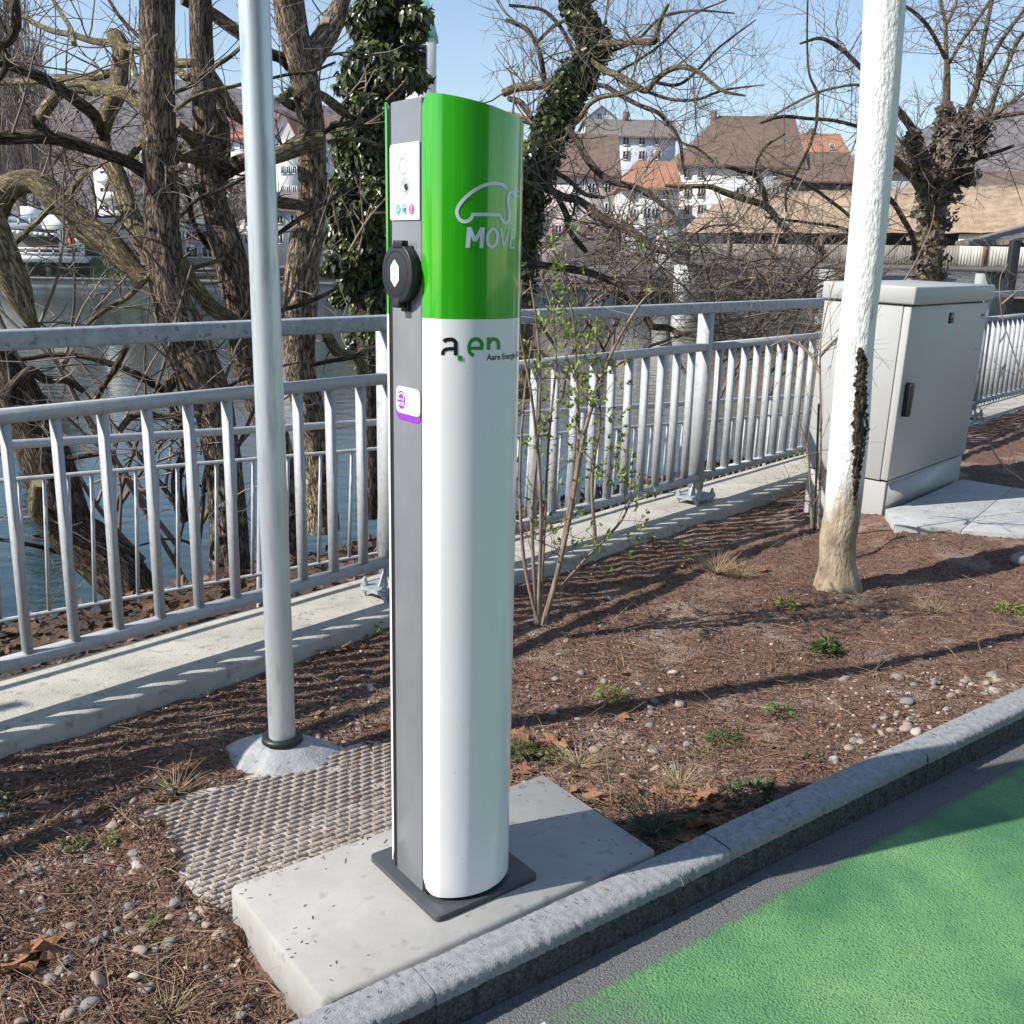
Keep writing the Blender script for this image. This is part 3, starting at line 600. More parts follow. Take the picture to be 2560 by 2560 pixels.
def twigs_along(pts, rad, n, L, lvl, out, bend=.45, droop=.0, up=.1, rmin=.0022, tmin=.0, flat=.6):
    k = len(pts)
    for _ in range(n):
        i = random.randint(int(tmin*(k-2)), k-2); t = pts[i+1]-pts[i]; t /= np.linalg.norm(t)+1e-9
        s = rand_unit(); s[1] *= flat; s -= t*(s@t)*.6; s /= np.linalg.norm(s)
        twig_run(pts[i]+s*rad[i]*.8, s+t*random.uniform(-.2, .8), L*random.uniform(.4, 1.3), max(rmin, min(rad[i]*.3, .0075))*random.uniform(.7, 1.2), lvl, out, bend, droop, up)
def twig_mesh(lst, sides=3):
    mb = MB()
    by = {}
    for p, r in lst: by.setdefault(len(p), []).append((p, r))
    for k, g in by.items():                       # all runs of a length at once
        Pp = np.array([p for p, _ in g]); Rr = np.array([r for _, r in g]); t = np.gradient(Pp, axis=1); t /= np.linalg.norm(t, axis=2)[..., None]+1e-9
        a = np.cross(t, np.array([.3, .5, .81])); a /= np.linalg.norm(a, axis=2)[..., None]+1e-9; b = np.cross(t, a)
        th = np.linspace(0, 2*np.pi, sides, endpoint=False)
        V = Pp[:, :, None]+Rr[:, :, None, None]*(np.cos(th)[None, None, :, None]*a[:, :, None]+np.sin(th)[None, None, :, None]*b[:, :, None])
        G = len(g); gi, i, j = np.meshgrid(np.arange(G), np.arange(k-1), np.arange(sides), indexing='ij'); j2 = (j+1) % sides; o = gi*k*sides
        F = np.stack([o+i*sides+j, o+i*sides+j2, o+(i+1)*sides+j2, o+(i+1)*sides+j], -1).reshape(-1, 4); mb.add(V.reshape(-1, 3), F)
    return mb
def leaves(mb, centers, size, normals=None, aspect=.8, fold=.15, dirs=None):     # pointed leaf of two faces each
    n = len(centers); c = np.asarray(centers, float)
    N = rng.normal(size=(n, 3)) if normals is None else np.asarray(normals)+.55*rng.normal(size=(n, 3)); N /= np.linalg.norm(N, axis=1)[:, None]
    a = rng.normal(size=(n, 3)) if dirs is None else np.asarray(dirs)+.25*rng.normal(size=(n, 3)); a -= N*np.sum(a*N, 1)[:, None]; a /= np.linalg.norm(a, axis=1)[:, None]; b = np.cross(N, a)
    s = (size*rng.uniform(.6, 1.3, n))[:, None] if np.ndim(size) == 0 else np.asarray(size)[:, None]; h = fold*s
    q = [c, c+a*s*.35+b*s*.5*aspect+N*h, c+a*s, c+a*s*.35-b*s*.5*aspect+N*h]
    V = np.stack(q, 1).reshape(-1, 3); i = np.arange(n)*4
    mb.add(V, np.concatenate([np.stack([i, i+1, i+2], 1), np.stack([i, i+2, i+3], 1)])); return mb

def tree(name, label, trunk, limbs, bm, root, twigs=None, tw=(6, .5, 1), group=None, tmat='twig', cat='tree', sides=26, fur=.16, droop=0, up=.12):
    t = thing(name, label, cat, tuple(root), 0, group); off = np.array(root); out = []
    pts, rad = trace(*trunk); mb = MB(); mb.tube(pts-off, rad, sides, True, furrow(random.uniform(0, 30), fur)); mb.build('trunk', M_[bm], t, smooth=True)
    for L in limbs:
        mt = M_[bm]
        if isinstance(L[0], str): mt = M_[L[0]]; L = L[1:]
        p, r = trace(*L); MB().tube(p-off, r, 12 if r.max() > .012 else 7, True, furrow(random.uniform(0, 30), .12, 6)).build('limb', mt, t, smooth=True)
        ln = float(np.sum(np.linalg.norm(np.diff(p, axis=0), axis=1)))
        twigs_along(p-off, r, int(tw[0]*ln)+1, tw[1], tw[2], out, droop=droop, up=up)
    if twigs: twigs(pts-off, rad, out)
    if out: twig_mesh(out).build('twigs', M_[tmat], t, kind='stuff')
    return t, pts, rad

T1 = tree('riverside_tree', 'thick upright dark furrowed trunk left of the steel pole, farthest left of the vertical trunks', (1, 5.3, 5.5, [(1180, -120, 112), (1185, 300, 113), (1190, 700, 116), (1200, 1100, 118), (1215, 1400, 120), (1220, 1700, 122), (1245, 1950, 126), (1290, 2250, 140), (1370, 2480, 165), (1470, 2730, 170), (1570, 2960, 150), (1640, 3250, 135), (1700, 3650, 130), (1730, 4050, 140), (1740, 4500, 160)]),
  [('bark2', 1, 5.9, 5.45, [(830, 262, 30), (870, 275, 48), (920, 400, 62), (905, 560, 62), (885, 690, 66), (810, 850, 60), (775, 1000, 52), (790, 1150, 55), (870, 1300, 62), (930, 1460, 66), (985, 1620, 66), (1050, 1750, 72), (1130, 1900, 70), (1200, 2000, 60)]),
   ('bark2', 1, 5.6, 5.4, [(-80, 1620, 110), (0, 1480, 100), (130, 1385, 82), (280, 1375, 82), (400, 1480, 95), (520, 1600, 92), (640, 1720, 100), (780, 1810, 100), (900, 1920, 88), (1000, 2030, 72), (1090, 2110, 62), (1180, 2180, 50)]),
   ('bark2', 1, 5.9, 5.5, [(520, 650, 34), (650, 660, 46), (800, 690, 46), (950, 710, 46), (1060, 770, 50), (1150, 850, 40)]),
   ('bark2', 1, 6.1, 5.9, [(500, 660, 36), (440, 710, 38), (380, 780, 42), (320, 860, 42), (285, 920, 36), (270, 980, 26)]),
   ('bark2', 1, 6.4, 5.9, [(-60, 625, 18), (120, 618, 22), (250, 610, 22), (420, 600, 26), (640, 590, 28), (780, 565, 28), (890, 530, 25)]),
   ('bark2', 1, 6.8, 5.5, [(130, 90, 15), (250, 170, 18), (400, 235, 19), (560, 265, 21), (700, 310, 23), (830, 325, 24), (1000, 370, 25), (1300, 465, 28), (1460, 476, 26)]),
   ('barkdk', 1, 5.0, 5.4, [(-80, 450, 25), (0, 470, 28), (150, 520, 36), (300, 580, 38), (450, 670, 38), (600, 780, 42), (700, 860, 42), (750, 950, 40), (790, 1040, 36)]),
   ('barkdk', 1, 4.9, 5.4, [(-80, 1035, 42), (0, 1040, 42), (200, 1030, 46), (400, 1040, 46), (550, 1080, 46), (700, 1130, 42), (850, 1180, 42), (980, 1230, 42), (1080, 1290, 44), (1180, 1340, 40)]),
   ('barkdk', 1, 4.9, 5.0, [(250, 860, 14), (265, 930, 24), (330, 980, 24), (430, 1040, 24)]),
   (1, 5.4, 5.2, [(1200, 1330, 34), (1300, 1280, 28), (1400, 1262, 24)]),
   ('barkdk', 1, 5.6, 5.4, [(810, -20, 10), (900, 120, 13), (1000, 230, 13), (1070, 295, 15)]),
   ('bark2', 1, 5.8, 5.5, [(390, -20, 12), (460, 100, 14), (530, 210, 16), (560, 330, 18)]),
   ('bark2', 1, 5.8, 5.5, [(990, 400, 16), (1010, 500, 18), (1040, 590, 20), (1090, 660, 24)]),
   ('bark2', 1, 5.3, 5.5, [(760, 1240, 18), (680, 1290, 18), (580, 1380, 20), (520, 1470, 22)]),
   ('bark2', 1, 5.3, 5.5, [(980, 1190, 22), (1030, 1130, 24), (1110, 1050, 28)]),
   ('bark2', 1, 4.9, 5.2, [(20, 1920, 20), (150, 1800, 20), (260, 1690, 20), (390, 1560, 22)]),
   ('barkdk', 5, 5.1, 5.5, [(0, 770, 14), (200, 775, 16), (400, 745, 16), (640, 760, 20), (850, 820, 25), (1000, 880, 28), (1130, 950, 28), (1250, 1010, 32), (1330, 920, 36)]),
   ('barkdk', 5, 5.0, 5.2, [(960, 680, 20), (880, 830, 22), (800, 950, 22), (740, 1050, 22), (700, 1130, 22)]),
   ('bark2', 5, 5.1, 5.4, [(650, 520, 13), (800, 400, 18), (950, 320, 20), (1080, 200, 20), (1170, 100, 22)]),
   ('bark2', 5, 5.1, 5.3, [(900, 1320, 22), (980, 1220, 24), (1090, 1185, 26), (1200, 1210, 26), (1330, 1200, 26), (1500, 1195, 24)]),
   ('barkdk', 5, 5.3, 5.5, [(1260, 920, 26), (1290, 1100, 30), (1350, 1250, 34), (1400, 1450, 34), (1330, 1700, 40), (1380, 2000, 44)])],
  'barkbr', at(576, 1455, -.5), tw=(7, .42, 1))
T2 = tree('riverside_tree', 'second furrowed trunk from the left, passing just left of the steel pole', (1, 5.9, 5.9, [(1515, -120, 74), (1520, 300, 75), (1535, 650, 78), (1545, 900, 82), (1570, 1200, 92), (1610, 1500, 92), (1680, 1750, 105), (1735, 1950, 115), (1770, 2150, 106), (1810, 2400, 95), (1850, 2700, 110), (1960, 3000, 120), (2060, 3300, 120), (2120, 3700, 130), (2150, 4200, 150)]),
  [('bark2', 1, 5.9, 6.2, [(1560, 520, 40), (1640, 660, 52), (1700, 780, 56), (1760, 850, 46), (1830, 920, 25)]), ('bark2', 1, 6.0, 6.1, [(1640, 820, 42), (1680, 950, 52), (1690, 1080, 46), (1700, 1190, 36), (1650, 1300, 30)]),
   ('bark2', 1, 5.5, 5.9, [(1320, 930, 35), (1400, 1000, 40), (1460, 1070, 42), (1550, 1150, 40)]), ('bark2', 1, 5.6, 5.9, [(1310, 1170, 38), (1450, 1190, 42), (1580, 1250, 44)]),
   ('barkdk', 1, 5.8, 6.0, [(1900, 1205, 55), (1780, 1250, 60), (1690, 1290, 64), (1610, 1340, 60)]), ('bark2', 1, 5.7, 5.9, [(1340, 1440, 26), (1430, 1420, 29), (1560, 1405, 28)]),
   ('bark2', 1, 6.2, 5.9, [(1330, 500, 20), (1390, 570, 34), (1450, 570, 30), (1520, 560, 26)]), ('barkdk', 1, 5.7, 6, [(1345, 1340, 16), (1420, 1480, 16), (1450, 1650, 17), (1540, 1820, 20), (1620, 1900, 20)]),
   ('barkdk', 1, 5.0, 5.4, [(1310, 702, 12), (1450, 640, 15), (1580, 530, 15), (1720, 440, 15), (1840, 340, 13)]), ('bark2', 1, 5.1, 5.4, [(1320, 835, 14), (1450, 740, 15), (1600, 690, 15), (1850, 630, 12)]),
   ('barkdk', 1, 5.1, 5.4, [(1350, 1645, 14), (1480, 1510, 15), (1650, 1440, 15), (1890, 1320, 12)]), ('bark2', 5, 5.6, 5.9, [(1370, 40, 46), (1450, 200, 56), (1520, 300, 60), (1600, 390, 56), (1700, 450, 50), (1800, 480, 40)]),
   ('bark2', 5, 5.4, 5.8, [(1280, 175, 13), (1340, 118, 16), (1500, 80, 16), (1690, 20, 16)])],
  'barkbr', at(705, 1330, -.7), tw=(8, .42, 1))
T3 = tree('riverside_tree', 'sunlit forked furrowed trunk between the steel pole and the ivy covered tree', (2, 6.2, 6.6, [(235, -120, 100), (260, 100, 100), (295, 300, 102), (365, 600, 102), (410, 900, 96), (420, 1200, 100), (430, 1500, 106), (380, 1800, 122), (350, 2000, 126), (330, 2300, 124), (325, 2620, 112), (340, 2880, 115), (400, 3130, 122), (460, 3500, 110), (500, 4000, 130)]),
  [(2, 6.3, 6.6, [(400, 470, 80), (470, 350, 86), (540, 240, 80), (595, 140, 70), (650, 0, 55), (690, -90, 50)]), ('bark2', 2, 6.1, 5.9, [(500, 1050, 64), (390, 1060, 74), (250, 1130, 62), (130, 1185, 54), (20, 1215, 54), (-60, 1215, 58)]),
   ('barkdk', 2, 6.3, 6.1, [(270, 500, 50), (190, 435, 42), (110, 405, 40), (-20, 330, 40), (-150, 230, 42), (-320, 110, 42), (-480, 30, 38), (-560, 0, 30)]), ('bark2', 2, 6.3, 6.1, [(290, 680, 30), (210, 725, 28), (150, 765, 24)]), ('bark2', 2, 6.3, 6.1, [(300, 810, 36), (230, 770, 34), (190, 740, 30)]),
   ('bark2', 2, 6.5, 7.0, [(460, 700, 26), (520, 735, 32), (590, 790, 36), (660, 850, 30)]), ('barkdk', 2, 6.4, 6.5, [(490, 1040, 12), (530, 990, 16), (600, 950, 16), (720, 930, 15), (810, 940, 12)]), ('bark2', 2, 6.3, 6.4, [(540, 1075, 14), (660, 1055, 16), (800, 1055, 16), (960, 1110, 16)]),
   ('barkdk', 2, 6.0, 6.2, [(380, 1010, 16), (390, 900, 18), (430, 760, 14), (450, 690, 8)]), ('barkdk', 2, 5.9, 6.2, [(160, 1770, 16), (300, 1670, 18), (500, 1550, 16), (620, 1460, 12), (750, 1290, 9)]), ('barkdk', 2, 6.1, 6.3, [(120, 590, 10), (250, 560, 12), (420, 540, 12), (600, 470, 8)]),
   ('barkdk', 6, 6.0, 6.2, [(190, 410, 14), (330, 370, 16), (480, 310, 16), (620, 240, 9)]), ('barkdk', 6, 6.1, 6.4, [(400, 830, 14), (560, 790, 20), (720, 760, 24), (850, 710, 22), (1000, 660, 20)]), ('bark2', 6, 6.5, 6.7, [(530, 590, 40), (580, 680, 44), (640, 740, 42), (760, 760, 38), (820, 900, 50)]),
   ('bark2', 1, 6.1, 6.2, [(1880, 1460, 60), (1960, 1490, 50), (2040, 1520, 44), (2200, 1540, 40), (2330, 1560, 30)])],
  'bark', at(800, 1300, -.8), tw=(7, .42, 1))
T7 = tree('leaning_tree', 'big dark leaning trunk low at the left behind the railing', (5, 4.9, 5.0, [(-160, 500, 90), (-60, 680, 105), (20, 830, 125), (130, 1050, 150), (240, 1300, 155), (350, 1550, 172), (430, 1800, 165), (520, 2050, 165), (680, 2190, 178), (900, 2400, 190), (1020, 2560, 190), (1120, 2760, 190)]),
  [('bark2', 5, 4.7, 4.8, [(-120, -330, 118), (-40, -150, 118), (50, 80, 112), (130, 250, 92), (190, 400, 62), (240, 500, 40), (275, 540, 22)]), ('bark2', 5, 4.7, 4.9, [(300, 1700, 50), (280, 1850, 60), (310, 1960, 60), (420, 2020, 50)]), ('barkdk', 5, 4.8, 5.0, [(20, 1080, 46), (110, 970, 42), (200, 880, 34), (250, 870, 30), (340, 930, 30), (500, 940, 26), (630, 1020, 20)]),
   ('barkdk', 9, 4.9, 5.2, [(-20, 205, 12), (200, 240, 15), (400, 290, 16), (640, 370, 18), (880, 520, 20)]), ('barkdk', 9, 4.9, 5.2, [(250, 180, 9), (360, 190, 11), (520, 210, 13)]),
   ('barkdk', 1, 4.7, 4.7, [(110, -30, 26), (122, 150, 29), (95, 270, 27), (20, 340, 26), (-40, 390, 24)]), ('barkdk', 1, 4.7, 4.7, [(25, 360, 18), (42, 430, 20), (40, 520, 18), (-20, 620, 14)]), ('barkdk', 5, 4.8, 4.9, [(310, 1500, 18), (480, 1530, 20), (640, 1510, 18), (800, 1490, 12)])],
  'barkdk', at(330, 1480, -.45), tw=(9, .36, 1))
T5 = tree('ivy_tree', 'leaning tree with an ivy wrapped trunk rising behind the green top of the post', (3, 8.2, 8.0, [(430, -120, 48), (455, 0, 54), (490, 80, 56), (540, 190, 56), (600, 280, 58), (650, 345, 58), (610, 430, 62), (540, 510, 70), (480, 600, 76), (420, 720, 84), (350, 830, 82), (300, 950, 84), (270, 1080, 84), (220, 1200, 90), (180, 1350, 90), (130, 1500, 90), (100, 1700, 84), (70, 2050, 90), (60, 2500, 100), (60, 3000, 110)]),
  [(3, 8.0, 7.4, [(660, 335, 24), (800, 322, 23), (950, 312, 23), (1070, 312, 24), (1100, 230, 17), (1130, 130, 14), (1180, 30, 11)]), (3, 8.0, 7.2, [(600, 450, 18), (680, 520, 22), (800, 570, 26), (900, 630, 27), (1010, 682, 23), (1080, 610, 20), (1180, 530, 20), (1300, 505, 18), (1420, 550, 16), (1500, 620, 14), (1600, 690, 12), (1760, 722, 7)]),
   ('barkdk', 3, 8.1, 7.4, [(560, 640, 14), (700, 650, 17), (820, 720, 17), (950, 790, 15), (1100, 850, 15), (1200, 960, 14), (1265, 1060, 14), (1285, 1200, 10), (1300, 1310, 7)]), (3, 8.1, 7.6, [(400, 980, 22), (450, 950, 20), (530, 870, 21), (580, 790, 18), (680, 730, 18), (830, 710, 14), (960, 660, 9)]),
   (3, 8.1, 8.6, [(470, 470, 22), (400, 555, 27), (270, 630, 29), (150, 650, 30), (40, 660, 30), (-60, 700, 28)]), ('barkdk', 3, 8.3, 8.6, [(250, 640, 20), (220, 450, 19), (190, 350, 18), (110, 220, 16), (-40, 150, 13)]), ('barkdk', 3, 8.3, 8.1, [(250, 640, 26), (290, 700, 28), (340, 790, 30)]),
   ('barkdk', 3, 8.4, 8.0, [(190, 320, 12), (300, 210, 13), (420, 140, 12), (560, 40, 10), (660, -30, 9)]), ('barkdk', 3, 8.4, 8.1, [(-20, 745, 20), (60, 770, 22), (110, 830, 19), (150, 890, 16)]), (3, 8.3, 8.0, [(-60, 870, 25), (20, 880, 27), (120, 910, 26), (240, 945, 24), (380, 965, 23), (450, 950, 18)]),
   ('barkdk', 3, 7.9, 7.3, [(420, 960, 26), (500, 1080, 26), (560, 1190, 25), (640, 1290, 25), (740, 1360, 25), (880, 1400, 22), (1000, 1440, 19), (1100, 1510, 16), (1220, 1610, 12)]), ('barkdk', 3, 7.8, 7.5, [(250, 1270, 14), (350, 1310, 17), (450, 1380, 17), (560, 1470, 15), (700, 1490, 11)]),
   ('barkdk', 3, 7.8, 7.0, [(300, 1440, 26), (400, 1490, 29), (500, 1510, 29), (600, 1580, 29), (700, 1650, 29), (860, 1720, 29), (980, 1800, 29), (1060, 1870, 26), (1180, 1900, 18)]), ('barkdk', 7, 7.8, 7.2, [(60, 60, 28), (300, 80, 28), (560, 120, 28), (700, 170, 26), (820, 220, 25), (900, 310, 23), (990, 440, 24), (1060, 530, 26), (1170, 540, 22), (1260, 580, 20), (1400, 610, 10)]),
   ('barkdk', 3, 7.9, 7.6, [(350, 1500, 22), (410, 1620, 24), (440, 1750, 22), (560, 1900, 18)]), ('barkdk', 3, 8.4, 8.2, [(-20, 40, 10), (140, 55, 11), (240, 80, 12), (330, 160, 13), (400, 260, 14), (460, 380, 14)]), ('barkdk', 3, 8.1, 8.0, [(730, -20, 8), (710, 120, 8), (670, 290, 7)]), ('barkdk', 3, 8.1, 7.4, [(640, 420, 12), (820, 360, 12), (960, 290, 11), (1130, 130, 9), (1380, 80, 8), (1680, 100, 5)]),
   ('barkdk', 3, 7.9, 7.3, [(800, 540, 11), (960, 450, 10), (1130, 330, 9), (1350, 120, 7), (1620, 0, 5)]), ('barkdk', 3, 7.7, 7.2, [(1070, 620, 12), (1250, 640, 11), (1400, 530, 10), (1560, 360, 8), (1840, 150, 4)]), ('barkdk', 3, 7.7, 7.2, [(1010, 690, 12), (1200, 750, 11), (1400, 750, 10), (1600, 680, 8), (1900, 640, 4)])],
  'bark2', at(1300, 1000, -1.4), tw=(12, .6, 2), up=.3)
T6 = tree('ivy_tree', 'many stemmed bare tree wrapped in brown dry ivy behind the cabinet', (4, 11.6, 11.6, [(1350, 450, 18), (1350, 600, 22), (1345, 800, 28), (1330, 950, 36), (1320, 1100, 44), (1320, 1300, 60), (1270, 1500, 80), (1240, 1700, 84), (1220, 1950, 84), (1200, 2300, 90), (1190, 3000, 100)]),
  [(4, 11.6, 11.7, [(1350, 480, 15), (1342, 330, 14), (1338, 180, 13), (1295, -20, 11)]), (4, 11.5, 11.4, [(1365, 480, 13), (1470, 300, 13), (1600, 120, 11), (1690, -20, 9)]), (4, 11.6, 11.2, [(1335, 440, 13), (1280, 320, 13), (1200, 190, 13), (1100, 90, 12), (1010, 35, 11)]), (4, 11.6, 11.7, [(1348, 180, 10), (1400, 80, 10), (1430, -30, 9)]),
   (4, 11.5, 11.2, [(1310, 1380, 42), (1400, 1150, 36), (1450, 1000, 27), (1500, 830, 23), (1560, 700, 23), (1590, 560, 19), (1620, 350, 16), (1660, 150, 14), (1695, -20, 12)]), (4, 11.3, 11.0, [(1595, 600, 16), (1680, 440, 16), (1800, 250, 14), (1950, 50, 12)]),
   (4, 11.4, 11.0, [(1440, 1310, 27), (1530, 1160, 23), (1600, 1040, 23), (1640, 930, 22), (1690, 800, 18), (1720, 700, 15), (1800, 500, 14), (1880, 320, 14), (1950, 230, 12)]), (4, 11.2, 10.9, [(1650, 930, 14), (1760, 830, 13), (1950, 690, 10)]), ('barkdk', 4, 11.2, 10.9, [(1680, 905, 12), (1800, 870, 13), (1960, 850, 11)]), (4, 11.3, 11.2, [(1460, 1020, 14), (1540, 960, 13), (1640, 930, 11)]),
   ('barkdk', 4, 11.3, 11.2, [(1470, 1270, 17), (1550, 1215, 16), (1620, 1180, 15), (1750, 1140, 13), (1858, 1098, 11)]), ('bark2', 4, 11.5, 10.9, [(1220, 1560, 32), (1100, 1350, 32), (1000, 1250, 30), (900, 1165, 28)]), (4, 11.5, 11.0, [(1200, 1500, 32), (1160, 1300, 30), (1130, 1150, 28), (1100, 1000, 28), (1030, 890, 26), (940, 790, 24)]),
   ('barkdk', 4, 11.4, 11.0, [(1110, 1960, 18), (1095, 1800, 18), (1030, 1670, 18), (960, 1550, 18), (890, 1470, 16)]), ('barkdk', 4, 10.8, 10.6, [(760, 580, 17), (640, 450, 16), (550, 370, 15), (400, 290, 12), (240, 330, 7)]), ('bark2', 4, 10.8, 10.6, [(790, 660, 12), (640, 640, 9), (400, 690, 9), (200, 780, 8), (0, 900, 6)]), ('barkdk', 4, 10.8, 10.4, [(800, 1010, 14), (690, 960, 13), (500, 910, 12), (300, 895, 12), (100, 880, 12), (-60, 930, 8)]),
   ('barkdk', 4, 10.4, 10.3, [(300, -20, 6), (295, 300, 7), (310, 550, 8), (370, 700, 10), (370, 850, 10), (360, 960, 10), (300, 1130, 10), (200, 1330, 10), (135, 1460, 9), (140, 1600, 8)]), ('bark2', 4, 10.7, 10.3, [(760, 1800, 12), (600, 1620, 12), (450, 1500, 12), (300, 1390, 12), (200, 1340, 10), (0, 1280, 7)]), ('barkdk', 4, 10.7, 10.4, [(720, 1790, 12), (550, 1720, 11), (300, 1680, 10), (-20, 1640, 9)]),
   ('bark2', 3, 10.2, 10.6, [(1150, 1400, 11), (1270, 1410, 16), (1390, 1405, 17), (1500, 1410, 19), (1600, 1450, 23), (1750, 1500, 25), (1920, 1560, 25), (2020, 1680, 24), (2140, 1790, 22), (2270, 1840, 20), (2380, 1930, 18)]), ('barkdk', 3, 10.2, 10.5, [(1600, 1250, 14), (1740, 1290, 17), (1830, 1320, 19), (1890, 1420, 20), (1920, 1530, 20)]), ('barkdk', 3, 10.3, 10.4, [(1820, 1300, 9), (1860, 1190, 10), (1932, 1090, 10), (2060, 1010, 8)]), ('barkdk', 3, 10.2, 10.4, [(1520, 1220, 10), (1400, 1120, 9), (1290, 1080, 7), (1180, 1010, 5)])],
  'bark2', P(2315, 900, 11.6), tw=(12, .8, 2), up=.2)
# ivy round the leaning tree and the dry ivy round the stems behind the cabinet
def ivy_on(pts, rad, n, t0, t1, spread, size, off):
    k = len(pts); i = (rng.uniform(t0, t1, n)*(k-1)).astype(int); i = np.clip(i, 0, k-2); f = rng.random(n)[:, None]
    c = pts[i]*(1-f)+pts[i+1]*f; d = rng.normal(size=(n, 3)); d /= np.linalg.norm(d, axis=1)[:, None]
    lump = .65+.9*fbm(c*3.1, 2)[:, None]
    return c-off+d*(rad[i][:, None]*(.9+spread*rng.random((n, 1))**1.5*lump)), d
t, pts, rad = T5; off = np.array(t.location)
c, d = ivy_on(pts, rad, 13000, .03, .92, .75, .05, off); mb = leaves(MB(), c, .05, d); mb.build('ivy', M_['ivy'], t, kind='stuff')
t, pts, rad = T6; off = np.array(t.location); c1, d1 = ivy_on(pts, rad, 1700, .22, 1, .8, .07, off)
cs, ds = [c1], [d1]
for ch, n, a, b in ((4, 420, 0, .35), (6, 380, 0, .38), (12, 480, 0, .55), (11, 200, 0, .3)):
    pp, rr = trace(*[(4, 11.5, 11.2, [(1310, 1380, 42), (1400, 1150, 36), (1450, 1000, 27), (1500, 830, 23)]), (4, 11.4, 11.1, [(1440, 1310, 27), (1530, 1160, 25), (1600, 1040, 25), (1640, 930, 26)]), (4, 11.5, 11.0, [(1200, 1500, 36), (1160, 1300, 32), (1130, 1150, 30), (1080, 1000, 28)]), (4, 11.5, 11.4, [(1380, 1500, 40), (1440, 1350, 44), (1500, 1330, 36), (1560, 1350, 20)])][(4, 6, 12, 11).index(ch)])
    c2, d2 = ivy_on(pp, rr, int(n*.8), 0, 1, .9, .07, off); cs.append(c2); ds.append(d2)
leaves(MB(), np.vstack(cs), .085, np.vstack(ds)).build('dry_ivy', M_['ivydry'], t, kind='stuff')
# tree wholly covered in green ivy
iv = at(905, 1290, -.9); IVT = thing('ivy_tree', 'tall tree wholly covered in glossy green ivy left of the charging post', 'tree', tuple(iv))
p, r = trace(2, 7.3, 7.3, [(1010, -150, 40), (1000, 100, 45), (960, 400, 50), (890, 800, 55), (830, 1200, 60), (800, 1600, 65), (800, 2000, 70), (830, 2500, 80), (850, 3000, 90), (860, 3900, 100)])
MB().tube(p-iv, r, 16, True, furrow(3.)).build('trunk', M_['barkdk'], IVT, smooth=True)
blobs = [(1000, -60, 190, 110), (870, 60, 100, 80), (950, 130, 230, 110), (1200, 110, 110, 60), (830, 220, 110, 60), (1000, 300, 170, 110), (1190, 260, 80, 50), (930, 430, 200, 100), (1120, 420, 120, 90), (740, 500, 80, 60), (880, 560, 210, 90), (1080, 570, 170, 80), (1220, 590, 90, 50), (720, 650, 110, 60), (900, 700, 190, 80), (800, 800, 130, 80), (920, 900, 130, 120), (700, 960, 110, 70), (830, 1020, 150, 100), (640, 1050, 60, 40), (880, 1150, 110, 110), (720, 1160, 130, 80), (800, 1300, 170, 110), (620, 1420, 80, 70), (760, 1480, 190, 110), (900, 1480, 100, 130), (640, 1580, 110, 80), (820, 1650, 170, 120), (680, 1760, 150, 100), (560, 1770, 60, 50), (860, 1850, 130, 110), (700, 1950, 150, 100), (900, 2080, 110, 120), (560, 2010, 50, 50), (740, 2120, 110, 100), (640, 2230, 70, 60), (920, 2250, 90, 90), (820, 2300, 100, 70), (900, 2480, 110, 110), (760, 2560, 70, 70), (890, 2720, 110, 110), (920, 2900, 90, 90), (860, 3050, 60, 80)]
cs, ns, ca = [], [], []
for bx, by, rx, ry in blobs:
    n = int(rx*ry/15); d_ = rng.normal(size=(n, 3)); d_ /= np.linalg.norm(d_, axis=1)[:, None]; f = rng.uniform(.35, 1.12, n)
    c0 = P(640+bx*.3313, by*.3313, 7.3+random.uniform(-.25, .2)); sc = .3313*np.linalg.norm(c0-EYE)/FPX
    cs.append(c0-iv+d_*np.stack([f*rx*sc, f*(rx+ry)*.5*sc, f*ry*sc], 1)); ns.append(d_+np.array([-.3, -.5, .3])); ca.append(np.tile([0, 0, -1.], (n, 1)))
leaves(MB(), np.vstack(cs), .06, np.vstack(ns), .62, dirs=np.vstack(ca)+.4*rng.normal(size=(sum(map(len, cs)), 3))).build('ivy', M_['ivy'], IVT, kind='stuff')
out = []
for (x, y, x2, y2) in ((700, 1900, 1100, 1100), (560, 1400, 620, 2000), (820, 700, 860, 520), (980, 760, 1180, 560), (560, 1000, 960, 930), (760, 1960, 860, 1520)):
    a, b = P(640+x*.3313, y*.3313, 6.7), P(640+x2*.3313, y2*.3313, 6.9); twig_run(a-iv, b-a, np.linalg.norm(b-a), .009, 1, out, .2)
twig_mesh(out).build('hanging_stems', M_['twigpale'], IVT, kind='stuff')

